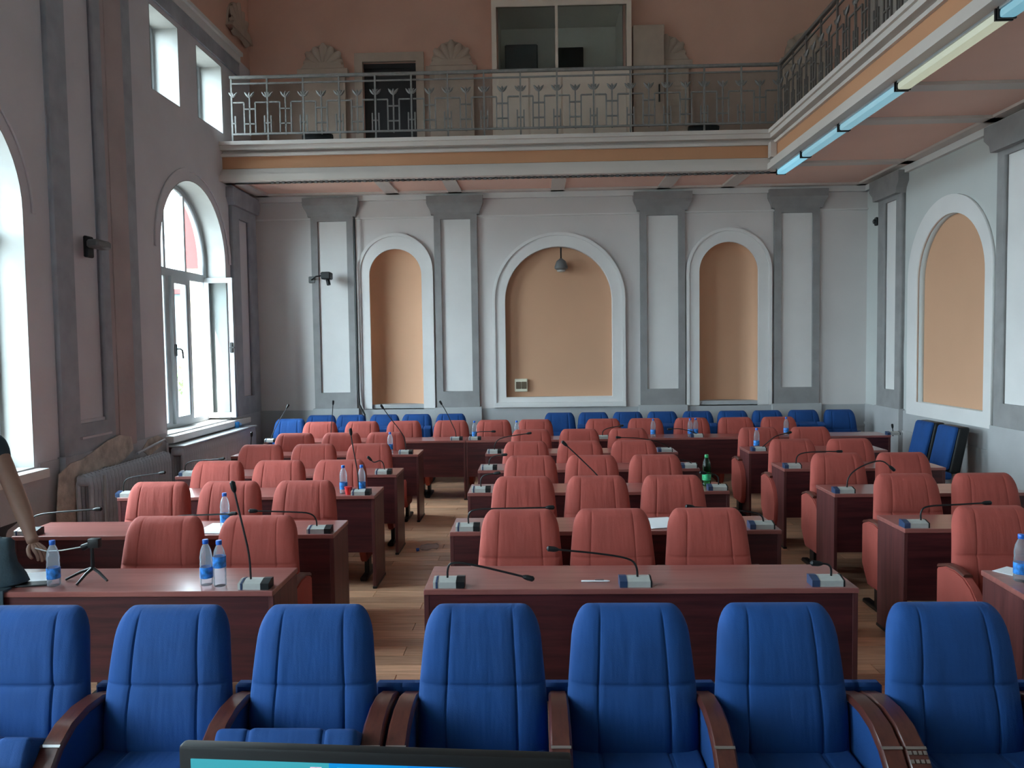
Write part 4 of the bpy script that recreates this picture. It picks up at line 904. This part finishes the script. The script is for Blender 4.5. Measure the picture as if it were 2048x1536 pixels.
# ------------------------------------------------------------------ monitor in front of the camera, on the presidium desk
plat = struct(MB().rbox(XL + .3, XR - .3, YF, 1.5, 0, .38, .01).build('platform', MAHOG))
pd = thing('presidium_desk', 'mahogany presidium desk carrying the computer monitor', 'desk', (-1.6, .72, .38))
MB().rbox(0, 3.2, 0, .6, .72, .75, .003).build('desktop', MAHOGT, pd); MB().box(.03, 3.17, .5, .52, .1, .72).build('modesty_panel', MAHOG, pd)
for x in (0, 3.17): MB().box(x, x + .03, .02, .58, 0, .72).build('side_panel', SIDE, pd)
ma = math.atan2(-.031, .535)
mo = thing('computer_monitor', 'black framed computer monitor showing a blue desktop, cut by the lower edge', 'monitor', (-.228, 1.016, 1.12), ma)
MB().rbox(-.27, .27, -.012, .008, .02, .315, .005, 2).build('bezel', BLACKP, mo, True)
scr = mat('screen_blue', (.01, .01, .01), .2, emit=(.0, .28, .85), es=.3); nt = scr.node_tree; b = nt.nodes['Principled BSDF']
tc = nt.nodes.new('ShaderNodeTexCoord'); sx = nt.nodes.new('ShaderNodeSeparateXYZ'); sock(nt, tc.outputs['Generated'], sx.inputs[0])
rp = nt.nodes.new('ShaderNodeValToRGB'); rp.color_ramp.interpolation = 'CONSTANT'; e = rp.color_ramp.elements
e[0].color = (.05, .45, .55, 1); e[1].position = .385; e[1].color = (0, .32, .85, 1)
for p_, c_ in ((.6, (0, .26, .8, 1)), (.8, (0, .2, .78, 1))): q = e.new(p_); q.color = c_
sock(nt, sx.outputs[0], rp.inputs[0]); sock(nt, rp.outputs[0], b.inputs['Emission Color'])
MB().box(-.252, .252, -.0135, -.012, .035, .298).build('screen', scr, mo)
for x, c_ in ((-.075, (.8, .5, .6)), (-.038, (.1, .7, .6)), (-.01, (.1, .7, .6)), (.018, (.3, .8, .7))):
    MB().rbox(x - .008, x + .008, -.0145, -.0135, .284, .293, .0004).build('screen_icon', mat('icon_glow', c_, .5, emit=c_, es=.25), mo)
MB().rbox(-.03, .03, .006, .04, -.0, .2, .01).build('stand_neck', BLACKP, mo); MB().rbox(-.13, .13, -.06, .13, 0, .015, .006).build('stand_base', BLACKP, mo)

# ------------------------------------------------------------------ the person reaching in from the edge
def skin_body(name, verts, edges, radii, m_, parent, root=0, sub=2):
    me = bpy.data.meshes.new(name); me.from_pydata(verts, edges, []); o = bpy.data.objects.new(name, me); C.objects.link(o)
    sk = o.modifiers.new('skin', 'SKIN'); ss = o.modifiers.new('sub', 'SUBSURF'); ss.levels = ss.render_levels = sub
    for i, r_ in enumerate(radii):
        d = me.skin_vertices[0].data[i]; d.radius = (r_, r_) if not isinstance(r_, tuple) else r_; d.use_root = (i == root)
    dg = bpy.context.evaluated_depsgraph_get(); nm = bpy.data.meshes.new_from_object(o.evaluated_get(dg)); bpy.data.objects.remove(o)
    nm.materials.clear(); nm.materials.append(m_); nm.polygons.foreach_set('use_smooth', [True] * len(nm.polygons)); nm.name = name
    return link(name, nm, parent)
pr = thing('person', 'person in a dark teal top at the picture edge, bare arm reaching over the desk', 'person', (-3.42, 4.5, 0))
V_ = [(0, 0, .95), (0, 0, 1.15), (0, 0, 1.35), (0, .0, 1.47), (0, -.01, 1.56), (0, -.02, 1.64), (0, -.02, 1.72),            # pelvis .. head 0-6
      (.17, 0, 1.42), (.30, -.06, 1.22), (.43, -.14, 1.03), (.5, -.2, .93), (.545, -.235, .885),                                # right arm 7-11
      (-.17, 0, 1.42), (-.22, .02, 1.15), (-.2, -.08, .92), (-.2, -.12, .83),                                                   # left arm 12-15
      (.09, 0, .88), (.1, .0, .48), (.1, .03, .08), (.1, -.1, .03), (-.09, 0, .88), (-.1, 0, .48), (-.1, .03, .08), (-.1, -.1, .03)]
E_ = [(0, 1), (1, 2), (2, 3), (3, 4), (4, 5), (5, 6), (2, 7), (7, 8), (8, 9), (9, 10), (10, 11), (2, 12), (12, 13), (13, 14), (14, 15), (0, 16), (16, 17), (17, 18), (18, 19), (0, 20), (20, 21), (21, 22), (22, 23)]
R_ = [(.16, .11), (.14, .1), (.16, .11), .06, .055, .085, .075, .065, .052, .05, .032, .036, .06, .045, .03, .035, .09, .06, .04, .035, .09, .06, .04, .035]
skin_body('body', V_, E_, R_, SKIN, pr)
# hand with five fingers closing on the cable
hb = Vector((.545, -.235, .885)); hv, he, hr = [], [], []
fd = Vector((.72, -.45, -.38)).normalized(); sd = Vector((.45, .85, 0)).normalized(); dn = Vector((0, 0, -1))
for k, (L, off) in enumerate(((.066, -.027), (.076, -.009), (.07, .01), (.056, .027))):
    p0 = hb + fd * .0 + sd * off * .5; p1 = hb + fd * .06 + sd * off; p2 = p1 + fd * L * .45 + dn * .006; p3 = p2 + (fd * .7 + dn * .7) * L * .32; p4 = p3 + (fd * .2 + dn * .9) * L * .28
    skin_body('finger', [tuple(p) for p in (p0, p1, p2, p3, p4)], [(0, 1), (1, 2), (2, 3), (3, 4)], [.012, .011, .0095, .009, .0075], SKIN, pr, 0, 2)
q0 = hb + sd * -.02; q1 = hb + fd * .025 - sd * .045 + dn * .01; q2 = q1 + fd * .03 - sd * .008 + dn * .015; q3 = q2 + fd * .024 + sd * .008 + dn * .01
skin_body('thumb', [tuple(p) for p in (q0, q1, q2, q3)], [(0, 1), (1, 2), (2, 3)], [.014, .0125, .011, .0085], SKIN, pr, 0, 2)
skin_body('shirt', [(0, 0, .93), (0, 0, 1.15), (0, 0, 1.36), (0, 0, 1.46), (.17, 0, 1.42), (.25, -.035, 1.3), (-.17, 0, 1.42), (-.21, .015, 1.24)], [(0, 1), (1, 2), (2, 3), (2, 4), (4, 5), (2, 6), (6, 7)], [(.178, .128), (.16, .12), (.178, .13), .075, .085, .072, .085, .07], TEAL, pr)
skin_body('trousers', [(0, 0, .97), (.09, 0, .85), (.1, 0, .48), (.1, .03, .1), (-.09, 0, .85), (-.1, 0, .48), (-.1, .03, .1)], [(0, 1), (1, 2), (2, 3), (0, 4), (4, 5), (5, 6)], [(.17, .125), .11, .078, .06, .11, .078, .06], TROUS, pr)
hd = MB(); rows_ = []
for i in range(11):
    a = -PI / 2 + PI * i / 10; rr_ = math.cos(a); rows_.append([(.078 * rr_ * math.cos(b_), -.02 + .098 * rr_ * math.sin(b_), 1.68 + .118 * math.sin(a)) for b_ in [2 * PI * k / 18 for k in range(18)]])
hd.grid(rows_, True); hd.tube([(0, -.112, 1.69), (0, -.132, 1.665), (0, -.112, 1.655)], [.008, .013, .01], 8)
for s in (-1, 1): hd.tube([(s * .077, -.01, 1.7), (s * .09, -.005, 1.69), (s * .078, -.015, 1.65)], [.008, .013, .006], 8)
hd.build('head', SKIN, pr, 60)
hr_ = MB(); rows_ = []
for i in range(7):
    a = .12 + (PI / 2 - .12) * i / 6; rr_ = math.cos(a); rows_.append([(.087 * rr_ * math.cos(b_), -.008 + .102 * rr_ * math.sin(b_), 1.69 + .122 * math.sin(a)) for b_ in [2 * PI * k / 18 for k in range(18)]])
hr_.grid(rows_, True); hr_.build('hair', HAIR, pr, 60)
ey = MB()
for s in (-1, 1): ey.lathe([(.0, -.009), (.009, -.004), (.011, 0), (.009, .004), (0, .009)], 8, (s * .03, -.108, 1.69))
ey.build('eyes', PAPER, pr, 60); MB().box(-.024, .024, -.118, -.108, 1.628, 1.635).build('mouth', REDP, pr)

# ------------------------------------------------------------------ outside
struct(MB().box(-140, XL - .38, -60, 160, -2.6, -2.5).build('ground', mat('pale_paving', (.16, .16, .15), .9, var=.1, scale=.3)))
CREAM = mat('cream_facade', (.2, .17, .12), .9, var=.05, scale=.2); REDF = mat('red_facade', (.09, .012, .012), .9, var=.05, scale=.2)
bA = thing('neighbour_building', 'cream building with red upper storey close outside the open window', 'building', (-9.2, 20, -2.5))
MB().box(0, 4.2, 0, 14, 0, 6.6).build('wall', CREAM, bA); MB().box(-.03, 4.23, -.03, 14, 6.6, 12).build('upper_wall', REDF, bA); MB().box(-.2, 4.4, -.2, 14.2, 12, 12.3).build('roof', WHITE, bA)
bB = thing('far_building', 'pale blue-grey building with rows of windows far outside the window', 'building', (-34, 62, -2.5))
MB().box(0, 16, 0, 10, 0, 9).build('wall', mat('pale_facade', (.1, .12, .13), .9), bB); MB().box(-.3, 16.3, -.3, 10.3, 9, 9.4).build('roof', REDF, bB)
for r_ in range(3):
    for k in range(7):
        wdw = MB().box(1 + k * 2.1, 2.2 + k * 2.1, -.05, .0, 1.2 + r_ * 2.7, 2.8 + r_ * 2.7).build('window', FRAME, bB); MB().box(1.1 + k * 2.1, 2.1 + k * 2.1, -.08, -.04, 1.3 + r_ * 2.7, 2.7 + r_ * 2.7).build('pane', mat('blue_pane', (.015, .035, .05), .5) if 'blue_pane' not in bpy.data.materials else bpy.data.materials['blue_pane'], wdw)
tr = thing('tree', 'small green tree far outside between the buildings', 'tree', (-19.5, 44, -2.5))
MB().tube([(0, 0, 0), (.05, 0, 1.2), (0, .1, 2.2)], [.12, .09, .06], 8).build('trunk', SIDE, tr)
g = MB()
for k in range(420):
    a, b_, c_ = random.gauss(0, .6), random.gauss(0, .6), random.gauss(0, .5); p = Vector((a, b_, 2.7 + c_)); d1 = Vector((random.gauss(0, 1), random.gauss(0, 1), random.gauss(0, 1))).normalized() * .16; d2 = d1.orthogonal().normalized() * .09
    i0 = len(g.v); g.v += [tuple(p - d1), tuple(p + d2), tuple(p + d1), tuple(p - d2)]; g.f.append((i0, i0 + 1, i0 + 2, i0 + 3))
lf = g.build('foliage', mat('leaf_green', (.12, .3, .06), .7), tr); lf['kind'] = 'stuff'
